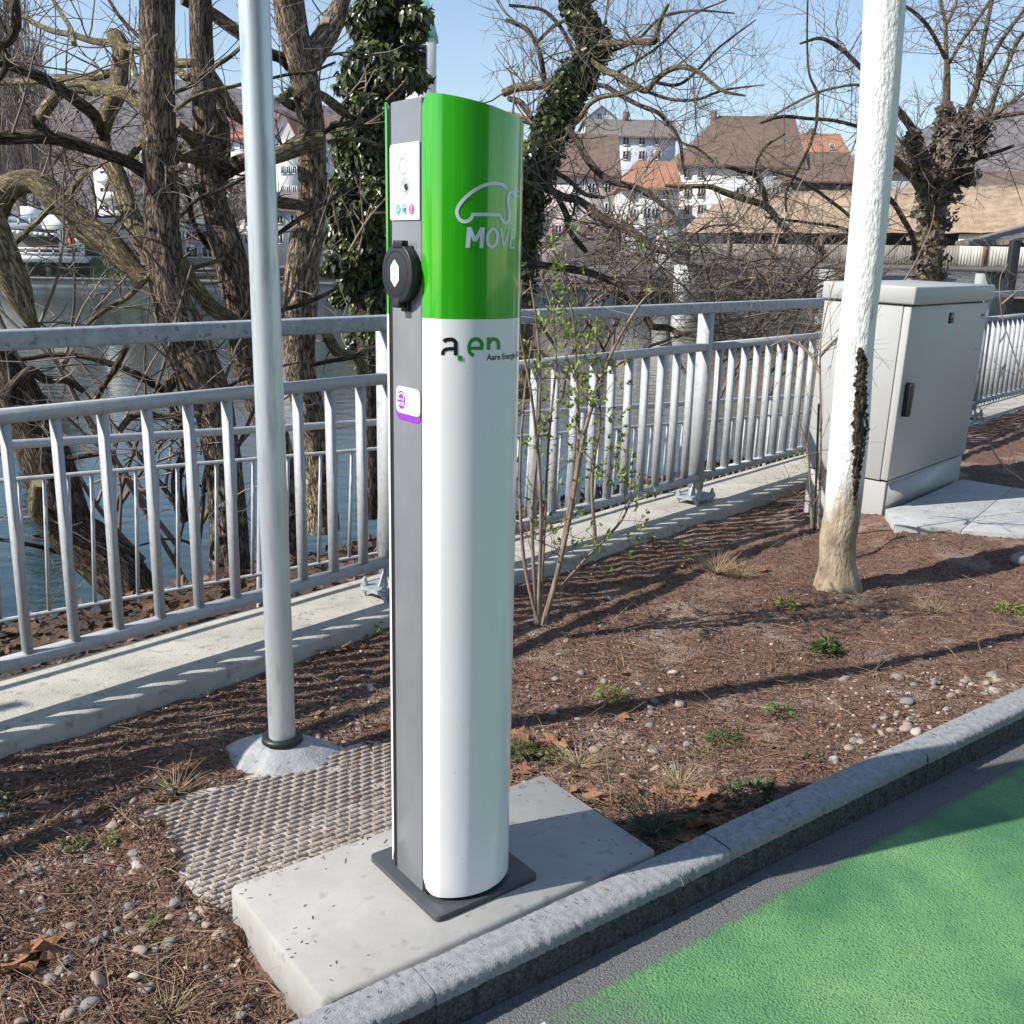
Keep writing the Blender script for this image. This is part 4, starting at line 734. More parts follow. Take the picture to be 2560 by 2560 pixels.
# tree out of the frame on the left whose shade falls on the bed
st = at(0, 2090, -.1)-np.array([math.sin(R(68.8)), math.cos(R(68.8)), 0])*3.0; st[2] = -.4; SH = thing('riverside_tree', 'short pollarded tree by the river beyond the left end of the view', 'tree', tuple(st))
q = np.array([(0, 0, -.5), (.02, .02, .5), (.05, 0, 1.2), (-.02, .05, 1.8), (-.12, .2, 2.3)], float); rr_ = np.array([.16, .12, .11, .11, .08]); pp = crom(np.hstack([q, rr_[:, None]]), 5)
MB().tube(pp[:, :3], pp[:, 3], 20, True, furrow(5.)).build('trunk', M_['bark'], SH, smooth=True)
out = []
for i in range(5):
    a = random.uniform(1.2, 2.9); L = random.uniform(.5, 1.1); s_ = np.array([math.cos(a), math.sin(a), .3]); lst = []
    twig_run(np.array([-.02, .05, random.uniform(1.5, 2.1)]), s_, L, .04, 0, lst, .3, 0, .2); MB().tube(lst[0][0], lst[0][1]+.008, 8).build('limb', M_['bark2'], SH, smooth=True); twigs_along(lst[0][0], lst[0][1], 8, .4, 1, out)
twig_mesh(out).build('twigs', M_['twig'], SH, kind='stuff')

# white limed trunk beside the cabinet
wt = np.array([1.477, 4.367, -.07]); WT = thing('white_trunk_tree', 'tree trunk painted white with a dark bark wound, standing in front of the cabinet', 'tree', tuple(wt))
ctr = [(2214, -60, 42), (2212, 0, 42.5), (2193, 320, 41), (2163, 640, 41), (2140, 850, 40.5), (2122, 1100, 44), (2106, 1280, 43), (2095, 1345, 43), (2094, 1400, 43), (2094, 1425, 46), (2094, 1450, 53), (2094, 1500, 64)]
cp = crom(np.array([list(P(x, y, 4.367))+[r_*np.linalg.norm(P(x, y, 4.367)-EYE)/FPX] for x, y, r_ in ctr]), 14)
lime = bpy.data.materials.new('limed_bark'); lime.use_nodes = True; n = lime.node_tree.nodes; L_ = lime.node_tree.links.new; b = n['Principled BSDF']; b.inputs['Roughness'].default_value = .9
tc = n.new('ShaderNodeTexCoord'); sp_ = n.new('ShaderNodeSeparateXYZ'); L_(tc.outputs['Object'], sp_.inputs[0])
def noise(scale, st=(1, 1, 1), co='Object'):
    mp = n.new('ShaderNodeMapping'); mp.inputs['Scale'].default_value = st; L_(tc.outputs[co], mp.inputs[0]); t_ = n.new('ShaderNodeTexNoise'); t_.inputs['Scale'].default_value = scale; t_.inputs['Detail'].default_value = 7; L_(mp.outputs[0], t_.inputs[0]); return t_.outputs[0]
def rampn(src, c1, c2, lo, hi):
    r_ = n.new('ShaderNodeValToRGB'); r_.color_ramp.elements[0].color = (*c1, 1); r_.color_ramp.elements[1].color = (*c2, 1); r_.color_ramp.elements[0].position = lo; r_.color_ramp.elements[1].position = hi; L_(src, r_.inputs[0]); return r_.outputs[0]
def mixn(f, a, b_):
    x = n.new('ShaderNodeMixRGB'); L_(f, x.inputs[0]); L_(a, x.inputs[1]); L_(b_, x.inputs[2]); return x.outputs[0]
mth = lambda op, a, v: (lambda x: (setattr(x, 'operation', op), L_(a, x.inputs[0]), (L_(v, x.inputs[1]) if not isinstance(v, float) else setattr(x.inputs[1], 'default_value', v)), x.outputs[0])[3])(n.new('ShaderNodeMath'))
chips = rampn(noise(38, (1, 1, .35)), (.80, .80, .78), (.52, .50, .46), .60, .72); bare = rampn(noise(14, (1, 1, .5)), (.22, .17, .115), (.46, .38, .27), .35, .65)
zz_ = mth('ADD', sp_.outputs[2], mth('MULTIPLY', noise(9, (1, 1, .4)), .45)); f_ = n.new('ShaderNodeMapRange'); f_.inputs[1].default_value = .48; f_.inputs[2].default_value = .78; L_(zz_, f_.inputs[0])
L_(mixn(f_.outputs[0], bare, chips), b.inputs['Base Color']); bp = n.new('ShaderNodeBump'); bp.inputs['Strength'].default_value = .9; bp.inputs['Distance'].default_value = .012; L_(noise(1, (75, 30, 1), 'UV'), bp.inputs['Height']); L_(bp.outputs[0], b.inputs['Normal'])
# the wound is a hollow pressed into the right side of the trunk
def wob_t(th, L):
    a = np.broadcast_to(th, np.broadcast_shapes(th.shape, L.shape)); l = np.broadcast_to(L, a.shape)
    return 1+.045*(fbm(np.stack([np.cos(a)*6, np.sin(a)*6, l*3], -1), 3)-.5)+.10*(fbm(np.stack([np.cos(a)*1.5+4, np.sin(a)*1.5, l*1.3], -1), 2)-.5)
MB().tube(cp[:, :3]-wt, cp[:, 3], 48, True, wob_t).build('trunk', lime, WT, smooth=True)
wm = mat('wound_bark', (.012, .010, .009), (.17, .11, .07), 1, rough=.95, stretch=(50, 50, 14), bump=1, bscale=1, bdist=.02, lo=.42, hi=.72)
wy = [(2148, 868, 2), (2152, 890, 9), (2154, 930, 11), (2150, 975, 12), (2152, 1020, 14), (2152, 1080, 15), (2148, 1120, 13), (2142, 1160, 9), (2138, 1200, 7), (2136, 1240, 4), (2134, 1262, 1)]
wp = crom(np.array(wy, float), 14); V = []; F = []; nw = 15
for i, (x, y, hw) in enumerate(wp):
    j = np.argmin(np.abs(np.array([np.dot(cp[k_, :3]-P(x, y, 4.3), [0, 0, 1]) for k_ in range(len(cp))]))); c_, rad_ = cp[j, :3], cp[j, 3]
    hw = 1.25*hw
    for q_ in range(nw):
        v_ = 2*q_/(nw-1)-1; ew = hw*(.55+.6*vnoise(np.array([i*.45, 2+5*(v_ > 0), 1.]))+.5*vnoise(np.array([i*1.3, 9+5*(v_ > 0), 4.]))); xx = x+ew*v_; dx = (P(xx, y, 4.3)-c_)[0]; 
        a = math.asin(max(-.995, min(.995, dx/(rad_*1.01)))); e = .004*(abs(2*q_/(nw-1)-1)**2)*-1+.003+.010*(vnoise(np.array([i*.5, q_*.8, 8.]))-.4)
        V.append((c_[0]+(rad_*1.02+e)*math.sin(a), c_[1]-(rad_*1.02+e)*math.cos(a), P(xx, y, 4.3)[2]))
for i in range(len(wp)-1):
    for q_ in range(nw-1): F.append((i*nw+q_, i*nw+q_+1, (i+1)*nw+q_+1, (i+1)*nw+q_))
MB().add(np.array(V)-wt, F).build('bark_wound', wm, WT, smooth=True)

# ---------------------------------------------------------------- shrubs and saplings
def stems_thing(name, label, cat, root, lines, r, m, depth, tw, leaf=None, lsize=.03, nleaf=4, group=None, sides=7, tips=.5):
    t = thing(name, label, cat, tuple(root), 0, group); off = np.array(root); out = []; lc = []; ld = []
    for ln in lines:
        ln_ = [(x, y, 1) for x, y in ln]; dd = depth+random.uniform(-.08, .08); p, _ = trace(0, depth, dd+random.uniform(-.15, .15), ln_, 6); rr = np.linspace(r, r*.35, len(p))*random.uniform(.75, 1.15)
        MB().tube(p-off, rr, sides, True).build('stem', M_[m], t, smooth=True); o2 = []; twigs_along(p-off, rr, tw[0], tw[1], tw[2], o2, .3, 0, .35, .0016, .2); out += o2
    if out: twig_mesh(out).build('twigs', M_['twigpale'], t, kind='stuff')
    if leaf:
        for p, r_ in out:
            for i in range(1, len(p)):
                if i == len(p)-1 or random.random() < .24:
                    dr = p[i]-p[i-1]; dr = dr/np.linalg.norm(dr)
                    for _ in range(nleaf): lc.append(p[i]); ld.append(dr+.55*rng.normal(size=3))
        leaves(MB(), np.array(lc), lsize, None, .5, .2, np.array(ld)).build('buds', M_[leaf], t, kind='stuff')
    return t
stems_thing('budding_shrub', 'slender shrub with fresh green buds growing right behind the charging post', 'shrub', at(1350, 1560, -.1),
  [[(1340, 1560), (1335, 1440), (1330, 1280), (1345, 1100), (1350, 930), (1340, 800), (1325, 700)], [(1355, 1562), (1395, 1420), (1420, 1280), (1445, 1130), (1440, 900), (1430, 780), (1400, 680)], [(1360, 1558), (1390, 1450), (1425, 1290), (1460, 1090), (1500, 960), (1540, 860), (1600, 760), (1632, 728)],
   [(1345, 1556), (1310, 1400), (1300, 1200), (1310, 1000), (1330, 850)], [(1395, 1480), (1460, 1400), (1520, 1340), (1560, 1290), (1590, 1210)], [(1350, 1560), (1362, 1300), (1372, 1100), (1390, 900), (1380, 780), (1350, 680)], [(1345, 1560), (1352, 1250), (1330, 1000), (1300, 820), (1305, 700)], [(1490, 1370), (1480, 1200), (1500, 1050), (1490, 900), (1492, 800)]],
  .0085, 'stem', 3.62, (11, .22, 1), 'bud', .024, 3)
stems_thing('bare_sapling', 'thin bare sapling standing just left of the white trunk', 'sapling', at(2045, 1320, -.1), [[(2046, 1322), (2050, 1200), (2052, 1050), (2050, 900), (2056, 820), (2085, 700)], [(2030, 1320), (2026, 1220), (2018, 1120), (2000, 1060)], [(2050, 930), (2020, 880), (1970, 850), (1925, 865)], [(2050, 890), (2100, 840), (2180, 815)]], .008, 'stem', 4.75, (14, .25, 1))
MB().tube([at(2036, 1325, -.1)-at(2036, 1325, -.1), P(2047, 1010, 4.7)-at(2036, 1325, -.1)], .006, 8).build('plant_stake', mat('stake', (.05, .09, .07), rough=.5), label='thin dark green stake beside the bare sapling', cat='stake', loc=at(2036, 1325, -.1))
stems_thing('bramble', 'arching pale bramble stem right of the cabinet', 'bramble', at(2640, 1260, -.1), [[(2640, 1262), (2560, 1202), (2510, 1165), (2475, 1110), (2458, 1050), (2450, 1020)], [(2600, 1240), (2590, 1100), (2560, 960), (2530, 870), (2505, 790), (2500, 700), (2520, 660)], [(2505, 760), (2540, 730), (2570, 705)]], .007, 'stem', 5.9, (5, .3, 1))
def bush(name, label, boxes, n, L, m, depth, root, r=.006):
    t = thing(name, label, 'shrub', tuple(root)); off = np.array(root); out = []
    for (x0, x1, y0, y1) in boxes:
        for _ in range(n):
            a = P(random.uniform(x0, x1), random.uniform(y0, y1), depth+random.uniform(-1, 1))-off; d = rand_unit(); d[2] = abs(d[2])*.5-.1; d[1] *= .5
            twig_run(a, d, L*random.uniform(.5, 1.3), r*random.uniform(.5, 1.2), 1, out, .45, .25)
    a = np.zeros(3)
    for _ in range(9): twig_run(a+rand_unit()*.3, np.array([random.uniform(-1, 1), random.uniform(-.4, .4), 1.]), 1.6, .018, 1, out, .3, .4)
    twig_mesh(out).build('branches', M_[m], t, kind='stuff'); return t
bush('bare_shrub', 'dense tangle of bare brown branches behind the right half of the railing', [(1480, 1980, 640, 740), (1700, 2050, 700, 860), (1840, 2070, 640, 900)], 105, .75, 'twigpale', 9.2, P(1850, 960, 9.2))
bush('bare_shrub', 'bare twiggy bush behind the railing between post and red shutters', [(1310, 1560, 560, 740), (1400, 1700, 540, 680), (1500, 1900, 560, 680)], 42, .7, 'twig', 9.0, P(1450, 930, 9))
bush('bare_shrub', 'low tangle of thin bare twigs among the left trunks behind the railing', [(60, 420, 860, 1150), (180, 400, 560, 860), (420, 700, 900, 1350)], 26, .4, 'twig', 5.2, P(380, 1380, 5.6), .004)

# ---------------------------------------------------------------- things lying on the bed
def on_bed(px, py):
    z = -.08
    for _ in range(4): p = at(px, py, z); z = float(bed_z(p))
    p[2] = z; return p
def free(p):
    d = p-B0; u, m = d@CU, d@CM
    if -.33 < u < .56 and -.29 < m < .2: return False
    if (p-E0)@CM > -.085 or (p-F0)@FN < .165: return False
    if np.hypot(*(p-wt)[:2]) < .11 or np.hypot(*(p-pb)[:2]) < .15: return False
    e = p-np.array([2.028, 5.435, 0]); a, c = e@np.array(e1), e@np.array(e2)
    if -.05 < a < 1.25 and -.7 < c < .5: return False
    return True
pm = []
for k_ in range(5):
    bm = bmesh.new(); bmesh.ops.create_icosphere(bm, subdivisions=2, radius=1); sc_ = np.array([1, random.uniform(.55, .85), random.uniform(.32, .55)])
    for v in bm.verts:
        q = np.array(v.co); v.co = Vector(q*sc_*(1+.6*(fbm((q*1.5+k_*5)[None], 2)[0]-.5)))
    me = bpy.data.meshes.new('pebble'); bm.to_mesh(me); bm.free(); me.polygons.foreach_set('use_smooth', [True]*len(me.polygons)); pm.append(me)
pms = {}
for mk in ('pebble', 'pebble2', 'pebble3'):
    for i, me in enumerate(pm): c_ = me.copy(); c_.materials.append(M_[mk]); pms[mk, i] = c_
zones = [((0, 620), (1990, 2560), 150), ((2080, 2500), (1690, 1910), 55), ((640, 960), (1640, 1880), 38), ((1290, 1720), (1680, 1960), 40), ((1300, 1520), (1440, 1640), 14), ((60, 560), (1780, 2000), 46), ((1920, 2400), (1440, 1620), 22)]
n_p = 0
ZN = ['on the bed left of the concrete slab', 'lying along the right stretch of the kerb', 'between the steel pole and the charging post', 'behind the right side of the slab', 'near the foot of the budding shrub', 'between the concrete ledge and the grid paver', 'on the bed below the white trunk']
for zi, ((xa, xb), (ya, yb), cnt) in enumerate(zones):
    k_ = 0; tries = 0
    while k_ < cnt and tries < 900 and n_p < 296:
        tries += 1; px, py = random.uniform(xa, xb), random.uniform(ya, yb)
        if yb == 1910 and not 30 < (1764+(2560-px)*.474-40)-py < 100 and random.random() > .12: continue
        p = on_bed(px, py)
        if not free(p): continue
        mk = random.choices(['pebble', 'pebble2', 'pebble3'], [5, 4, .8])[0]; r_ = random.uniform(.007, .019)*(1.25 if random.random() < .12 else 1)*(1.25 if yb == 1910 else 1)
        lab = {'pebble': 'pale brown pebble ', 'pebble2': 'grey pebble ', 'pebble3': 'whitish pebble '}[mk]+ZN[zi]
        o = link('pebble', pms[mk, random.randrange(5)], None, lab, 'pebble', {'pebble': 'pale brown pebbles ', 'pebble2': 'grey pebbles ', 'pebble3': 'whitish pebbles '}[mk]+ZN[zi], loc=(p[0], p[1], p[2]+r_*.12)); o.scale = (r_,)*3; o.rotation_euler = (random.gauss(0, .25), random.gauss(0, .25), random.uniform(0, 6.3))
        k_ += 1; n_p += 1
def scatter(n, near=1.3, far=9):
    out = []
    while len(out) < n:
        m_ = int((n-len(out))*1.6)+10; px = rng.uniform(-60, 2620, m_); py = rng.uniform(1230, 2640, m_)
        for a, c in zip(px, py):
            p = at(a, c, -.09)
            if p[1] > 7.5: continue
            p[2] = bed_z(p)
            if free(p): out.append(p)
    return np.array(out[:n])
bm = bmesh.new(); bmesh.ops.create_icosphere(bm, subdivisions=1, radius=1); iv_ = np.array([v.co for v in bm.verts]); if_ = np.array([[v.index for v in f.verts] for f in bm.faces]); bm.free()
def small_pebbles(n, boxes, r0, r1):
    mb = MB(); k = 0
    while k < n:
        (xa, xb, ya, yb) = random.choice(boxes); p = on_bed(random.uniform(xa, xb), random.uniform(ya, yb))
        if not free(p): continue
        a = random.uniform(0, 6.3); r_ = random.uniform(r0, r1); q_ = iv_*np.array([1, random.uniform(.6, .9), random.uniform(.4, .65)])*(1+.16*rng.normal(size=(len(iv_), 1))); c_, s_ = math.cos(a), math.sin(a)
        mb.add(np.stack([q_[:, 0]*c_-q_[:, 1]*s_, q_[:, 0]*s_+q_[:, 1]*c_, q_[:, 2]], 1)*r_+p+[0, 0, r_*.15], if_); k += 1
    return mb
small_pebbles(1500, [(0, 950, 1600, 2560), (0, 700, 1950, 2560), (0, 620, 1700, 2100), (620, 960, 1620, 1960), (1290, 1750, 1660, 1960), (1300, 2500, 1450, 1900), (2050, 2500, 1680, 1900)], .0032, .0085).build('small_pebbles', mat('small_pebble', (.17, .125, .10), (.50, .43, .37), island=1, rough=.85), smooth=True, kind='stuff')
# fine gravel and mulch chips as loose ground cover
g = scatter(15000); mb = MB(); s_ = rng.uniform(.0018, .0052, len(g))*np.where(rng.random(len(g)) < .1, 1.7, 1)
oct_ = np.array([(1, 0, 0), (-1, 0, 0), (0, 1, 0), (0, -1, 0), (0, 0, .7), (0, 0, -.7)], float); of = np.array([(0, 2, 4), (2, 1, 4), (1, 3, 4), (3, 0, 4), (2, 0, 5), (1, 2, 5), (3, 1, 5), (0, 3, 5)])
th_ = rng.uniform(0, 6.3, len(g)); ct, st_ = np.cos(th_), np.sin(th_); J = oct_[None]*(1+.35*rng.normal(size=(len(g), 6, 1)))*np.array([1.2, .9, .9])
V = np.stack([J[..., 0]*ct[:, None]-J[..., 1]*st_[:, None], J[..., 0]*st_[:, None]+J[..., 1]*ct[:, None], J[..., 2]], -1)*s_[:, None, None]+g[:, None]
mb.add(V.reshape(-1, 3), (of[None]+np.arange(len(g))[:, None, None]*6).reshape(-1, 3)); mb.build('fine_gravel', M_['gravel'], kind='stuff')
g = scatter(26000); lst = []
L = rng.uniform(.008, .05, len(g))*np.where(rng.random(len(g)) < .05, 2.6, 1); th_ = rng.uniform(0, 6.3, len(g)); dz = rng.normal(0, .16, len(g))
for i in range(len(g)):
    d = np.array([math.cos(th_[i]), math.sin(th_[i]), dz[i]]); nrm = np.array([-d[1], d[0], 0])*random.gauss(0, .22)
    r_ = random.uniform(.0007, .0019); lst.append((np.array([g[i]-d*L[i]/2, g[i]+nrm*L[i]*.5, g[i]+d*L[i]/2])+np.array([0, 0, .003+abs(dz[i])*L[i]*.5]), np.array([r_, r_*.9, r_*.5])))
twig_mesh(lst).build('mulch_chips', M_['litter'], kind='stuff')
g = scatter(480); lst = []
for q in g: twig_run(q+[0, 0, .004], np.array([rng.normal(), rng.normal(), .12]), random.uniform(.06, .2), random.uniform(.0007, .0013), 0, lst, .35)
twig_mesh(lst).build('dry_straw', M_['straw'], kind='stuff')
def curled_leaf(size):
    mb = MB(); nu, nv = 15, 9; V = []; cu, tw_, ph = random.uniform(-.9, .9), random.uniform(-.5, .5), random.uniform(0, 6)
    for i in range(nu):
        t_ = i/(nu-1); wdt = .48*math.sin(math.pi*min(t_*1.02+.02, 1))**.7*(.72+.42*math.sin(t_*19+ph))
        for j in range(nv):
            v = (j/(nv-1)-.5)*2; V.append((size*(t_-.5), size*wdt*v, size*(.12+.28*cu*v*v*wdt+.10*math.sin(t_*5+ph)+.12*tw_*(t_-.5)*v+.04*math.sin(9*v+ph))))
    mb.add(V, [(i*nv+j, (i+1)*nv+j, (i+1)*nv+j+1, i*nv+j+1) for i in range(nu-1) for j in range(nv-1)]); return mb
spots = [(1700, 2000, .10), (1735, 2025, .12), (1765, 1995, .09), (1655, 1990, .08), (1600, 1985, .07), (1790, 2020, .09), (1690, 2060, .10), (1750, 2080, .11), (1440, 1945, .06), (1345, 1870, .09), (1375, 1855, .09), (1330, 1890, .07), (1660, 1730, .05), (1860, 1755, .06), (810, 1640, .07), (845, 1630, .08), (870, 1620, .07), (830, 1670, .05), (930, 1640, .06), (790, 1790, .07), (70, 2400, .13), (110, 2385, .12), (50, 2440, .10), (270, 2440, .03), (270, 1975, .04), (1700, 1420, .07), (1840, 1435, .08), (1900, 1430, .08), (1630, 1370, .04), (1560, 1690, .05), (1555, 1800, .07), (1310, 1930, .06), (1300, 1850, .09), (1320, 1870, .08), (1400, 1870, .07), (1430, 1985, .07), (1480, 2000, .08), (1530, 2010, .07), (1720, 2110, .1), (1800, 2060, .08), (1405, 1915, .05)]
for i, (x, y, s_) in enumerate(spots):
    p = on_bed(x, y); o = curled_leaf(s_*.8).build('dead_leaf', M_['leafdry'], None, True, label='curled brown dead leaf '+(pl_t := 'near the left edge of the bed' if x < 300 else 'at the ledge left of the post' if x < 960 else 'by the far right corner of the slab' if y > 1940 and x > 1400 else 'just right of the post behind the slab' if x < 1460 and y > 1840 else 'in the middle of the bed' if y > 1500 else 'beside the dry grass near the ledge'), cat='leaf', group='dead leaves '+pl_t); o.location = (p[0], p[1], p[2]+.004); o.rotation_euler = (random.gauss(0, .25), random.gauss(0, .25), random.uniform(0, 6.3))
    if i in (20,): o['label'] = 'large pale curled dead leaf at the left edge of the bed'; del o['group']
def weed(x, y, r, n, hgt, leafm, label, asp=.35, lsz=.03, name='weed'):
    p = on_bed(x, y); c = []; d = []; nn = []; r *= .8; lsz *= .75
    for _ in range(n):
        a = random.uniform(0, 6.3); rr = r*math.sqrt(random.random()); h = hgt*random.random()*(1-.5*rr/r); c.append((rr*math.cos(a), rr*math.sin(a), h)); d.append((math.cos(a), math.sin(a), random.uniform(-.1, .9))); nn.append((0, 0, 1))
    o = leaves(MB(), np.array(c), lsz, np.array(nn), asp, .15, np.array(d)).build(name, M_[leafm], None, label=label, cat='weed'); o.location = p; return o
weed(2065, 1635, .05, 160, .06, 'weed', 'largest leafy green weed right of the middle of the bed', .3, .045)
weed(1525, 1745, .075, 330, .035, 'weed2', 'low yellowish green cushion weed in the middle of the bed', .5, .014)
weed(1305, 1890, .05, 260, .05, 'weed', 'green ferny weed touching the right side of the white post', .45, .018)
weed(1815, 1850, .075, 190, .03, 'weed', 'spreading green weed patch above the dark kerb shadow', .5, .018)
weed(1965, 1515, .05, 70, .04, 'weed2', 'small broad leaved weed left of the white trunk foot', .35, .035)
weed(2520, 1530, .07, 160, .04, 'weed2', 'yellow green tuft at the right edge of the bed', .2, .035)
weed(1955, 1790, .05, 80, .035, 'weed', 'pale green weed below the largest leafy weed', .4, .03)
weed(2030, 1900, .03, 40, .03, 'weed', 'tiny green weed close to the kerb on the right', .5, .02)
weed(285, 2105, .028, 45, .035, 'weed2', 'light green seedling left of the grid paver', .55, .02); weed(185, 2120, .03, 45, .03, 'weed', 'green seedling at the edge of the shade on the left bed', .5, .02)
weed(390, 2310, .02, 30, .025, 'weed', 'bright green clover seedling left of the concrete slab', .6, .018); weed(10, 2005, .03, 60, .04, 'weed', 'dark green leaves at the left edge of the picture', .6, .025)
weed(1620, 1350, .03, 60, .04, 'bud', 'small fresh green sprout beside the concrete ledge', .4, .025); weed(1560, 2000, .02, 24, .02, 'weed', 'small green sprout by the right edge of the slab', .5, .016); weed(1750, 1890, .05, 60, .02, 'weed2', 'thin green ground weed behind the slab', .5, .014)
weed(1880, 2000, .09, 150, .04, 'grassdk', 'dark trailing weed lying along the kerb in the shade', .5, .03); weed(1385, 1900, .05, 120, .04, 'weed', 'pale ferny weed between the dead leaves behind the slab', .45, .018)
weed(930, 1590, .04, 40, .05, 'weed2', 'pale leafed weed at the ledge just left of the post', .35, .035)
def tuft(x, y, r, n, hgt, m, label, spread=.9):
    p = on_bed(x, y); lst = []
    for _ in range(n):
        a = random.uniform(0, 6.3); rr = r*.4*random.random(); twig_run(np.array([rr*math.cos(a), rr*math.sin(a), 0]), np.array([math.cos(a)*spread, math.sin(a)*spread, random.uniform(.3, 1)]), hgt*random.uniform(.5, 1.2), .0011, 0, lst, .2, .9)
    o = twig_mesh(lst).build('grass_tuft', M_[m], None, label=label, cat='grass'); o.location = p
tuft(1640, 2085, .05, 130, .12, 'grassdk', 'dark green grass tuft in the shade at the slab corner'); tuft(1790, 1430, .09, 200, .13, 'straw', 'dry straw coloured grass tuft near the concrete ledge'); tuft(1850, 1440, .07, 120, .10, 'straw', 'second dry grass tuft just right of the larger one'); tuft(1450, 1915, .07, 110, .08, 'straw', 'dry grass behind the far corner of the slab'); tuft(1700, 1965, .07, 90, .07, 'straw', 'dry grass beside the big brown dead leaves')
tuft(2335, 1530, .06, 80, .09, 'straw', 'dry yellow grass below the white trunk shadow'); tuft(2110, 1452, .06, 70, .07, 'straw', 'dry grass at the foot of the white trunk'); tuft(420, 2540, .05, 80, .07, 'straw', 'dry grass at the bottom edge left of the slab'); tuft(440, 1985, .05, 40, .09, 'straw', 'sparse dry grass behind the grid paver')
# loose bits blown onto the hard surfaces
lst = []
def bits(n, fn):
    for _ in range(n):
        p = fn(); a = random.uniform(0, 6.3); L_2 = random.uniform(.003, .011)*(2.2 if random.random() < .06 else 1); d = np.array([math.cos(a), math.sin(a), random.gauss(0, .1)])*L_2/2; r_ = random.uniform(.0005, .0012); lst.append((np.array([p-d, p+[0, 0, .0006], p+d])+[0, 0, r_], np.array([r_, r_, r_*.6])))
ed_ = lambda: random.choice([-1, 1])*(1-abs(random.gauss(0, .12)))
bits(36, lambda: um(.11+.415*ed_(), random.uniform(-.26, .14), 0)); bits(40, lambda: um(random.uniform(-.29, .52), -.27+abs(random.gauss(0, .03)), 0)); bits(16, lambda: um(random.uniform(-.29, .52), random.uniform(-.26, .15), 0))
bits(1700, lambda: um(random.uniform(-.33, .43), -random.uniform(.29, .85), -.088)); bits(160, lambda: E0+CU*random.uniform(-.8, 3)-CM*random.uniform(.04, .085)); bits(260, lambda: sn(random.uniform(-4.5, 2.5), random.uniform(-.1, .13), LEDGE_Z)); bits(120, lambda: np.array([random.uniform(2.1, 2.9), random.uniform(5.0, 5.4), -.001])+np.array([.2, .2, 0]))
bits(150, lambda: E0+CU*random.uniform(-.6, 3)+CM*abs(random.gauss(.02, .04))+np.array([0, 0, ROAD_Z+.002]))
twig_mesh(lst).build('loose_debris', M_['litter'], kind='stuff')
# stone lumps at the right edge
p = on_bed(2550, 1405); o = link('rock', pms['pebble2', 1], None, 'grey weathered stone at the right edge where the trunk shadow ends', 'stone', loc=(p[0]+.03, p[1], p[2]+.02)); o.scale = (.08, .06, .07)
# leaf litter on the bank
g = np.array([sn(random.uniform(-4.5, 3), -random.uniform(.22, 1.5)) for _ in range(2600)]); dd = -((g-F0)@FN); sarr = (g-F0)@FU
g[:, 2] = np.interp(dd, [0, .2, .8, 1.35, 1.8, 3.6], [-.13, -.13, -.20, -.28, -.52, -2.5])-.018*np.clip(sarr+3.6, 0, 9)+.03
leaves(MB(), g, .06, np.tile([0, 0, 1.], (len(g), 1)), .8, .2).build('bank_leaf_litter', mat('bank_leaf', (.05, .028, .018), (.20, .115, .07), island=1, rough=.9), kind='stuff')

# ---------------------------------------------------------------- the other bank
for k_, a in dict(wall_white=((.74, .73, .70), (.66, .65, .62)), wall_blue=((.62, .66, .72), (.55, .59, .65)), wall_pink=((.60, .53, .50), (.52, .46, .44)), wall_grey=((.34, .34, .34), (.28, .28, .28)), wall_dark=((.10, .09, .085), (.07, .065, .06))).items(): M_[k_] = mat(k_, *a, scale=.4, rough=.9)
for k_, a in dict(roof_brown=((.13, .085, .062), (.20, .135, .10)), roof_orange=((.33, .15, .085), (.42, .21, .13)), roof_grey=((.15, .13, .115), (.21, .185, .165)), roof_red=((.30, .12, .09), (.37, .17, .13)), roof_tan=((.215, .15, .10), (.36, .27, .19))).items(): M_[k_] = mat(k_, *a, scale=1.3, rough=.9, bump=.6, bscale=3, bdist=.15, detail=8, stretch=(1, 1, 2.5))
M_['pane'] = mat('window_pane', (.03, .035, .045), rough=.08); M_['frame'] = mat('window_frame', (.55, .55, .54), rough=.6); M_['shutter_red'] = mat('shutter_red', (.28, .035, .02), rough=.7); M_['shutter_dark'] = mat('shutter_dark', (.05, .035, .03), rough=.7)
M_['copper'] = mat('green_copper', (.16, .42, .38), (.22, .50, .46), .6, rough=.7); M_['steel_dark'] = mat('dark_steel', (.02, .021, .024), rough=.5); M_['white_paint'] = mat('white_paint', (.78, .78, .77), rough=.6); M_['glassrail'] = mat('frosted_glass', (.35, .42, .44), rough=.15)
wmesh = {}
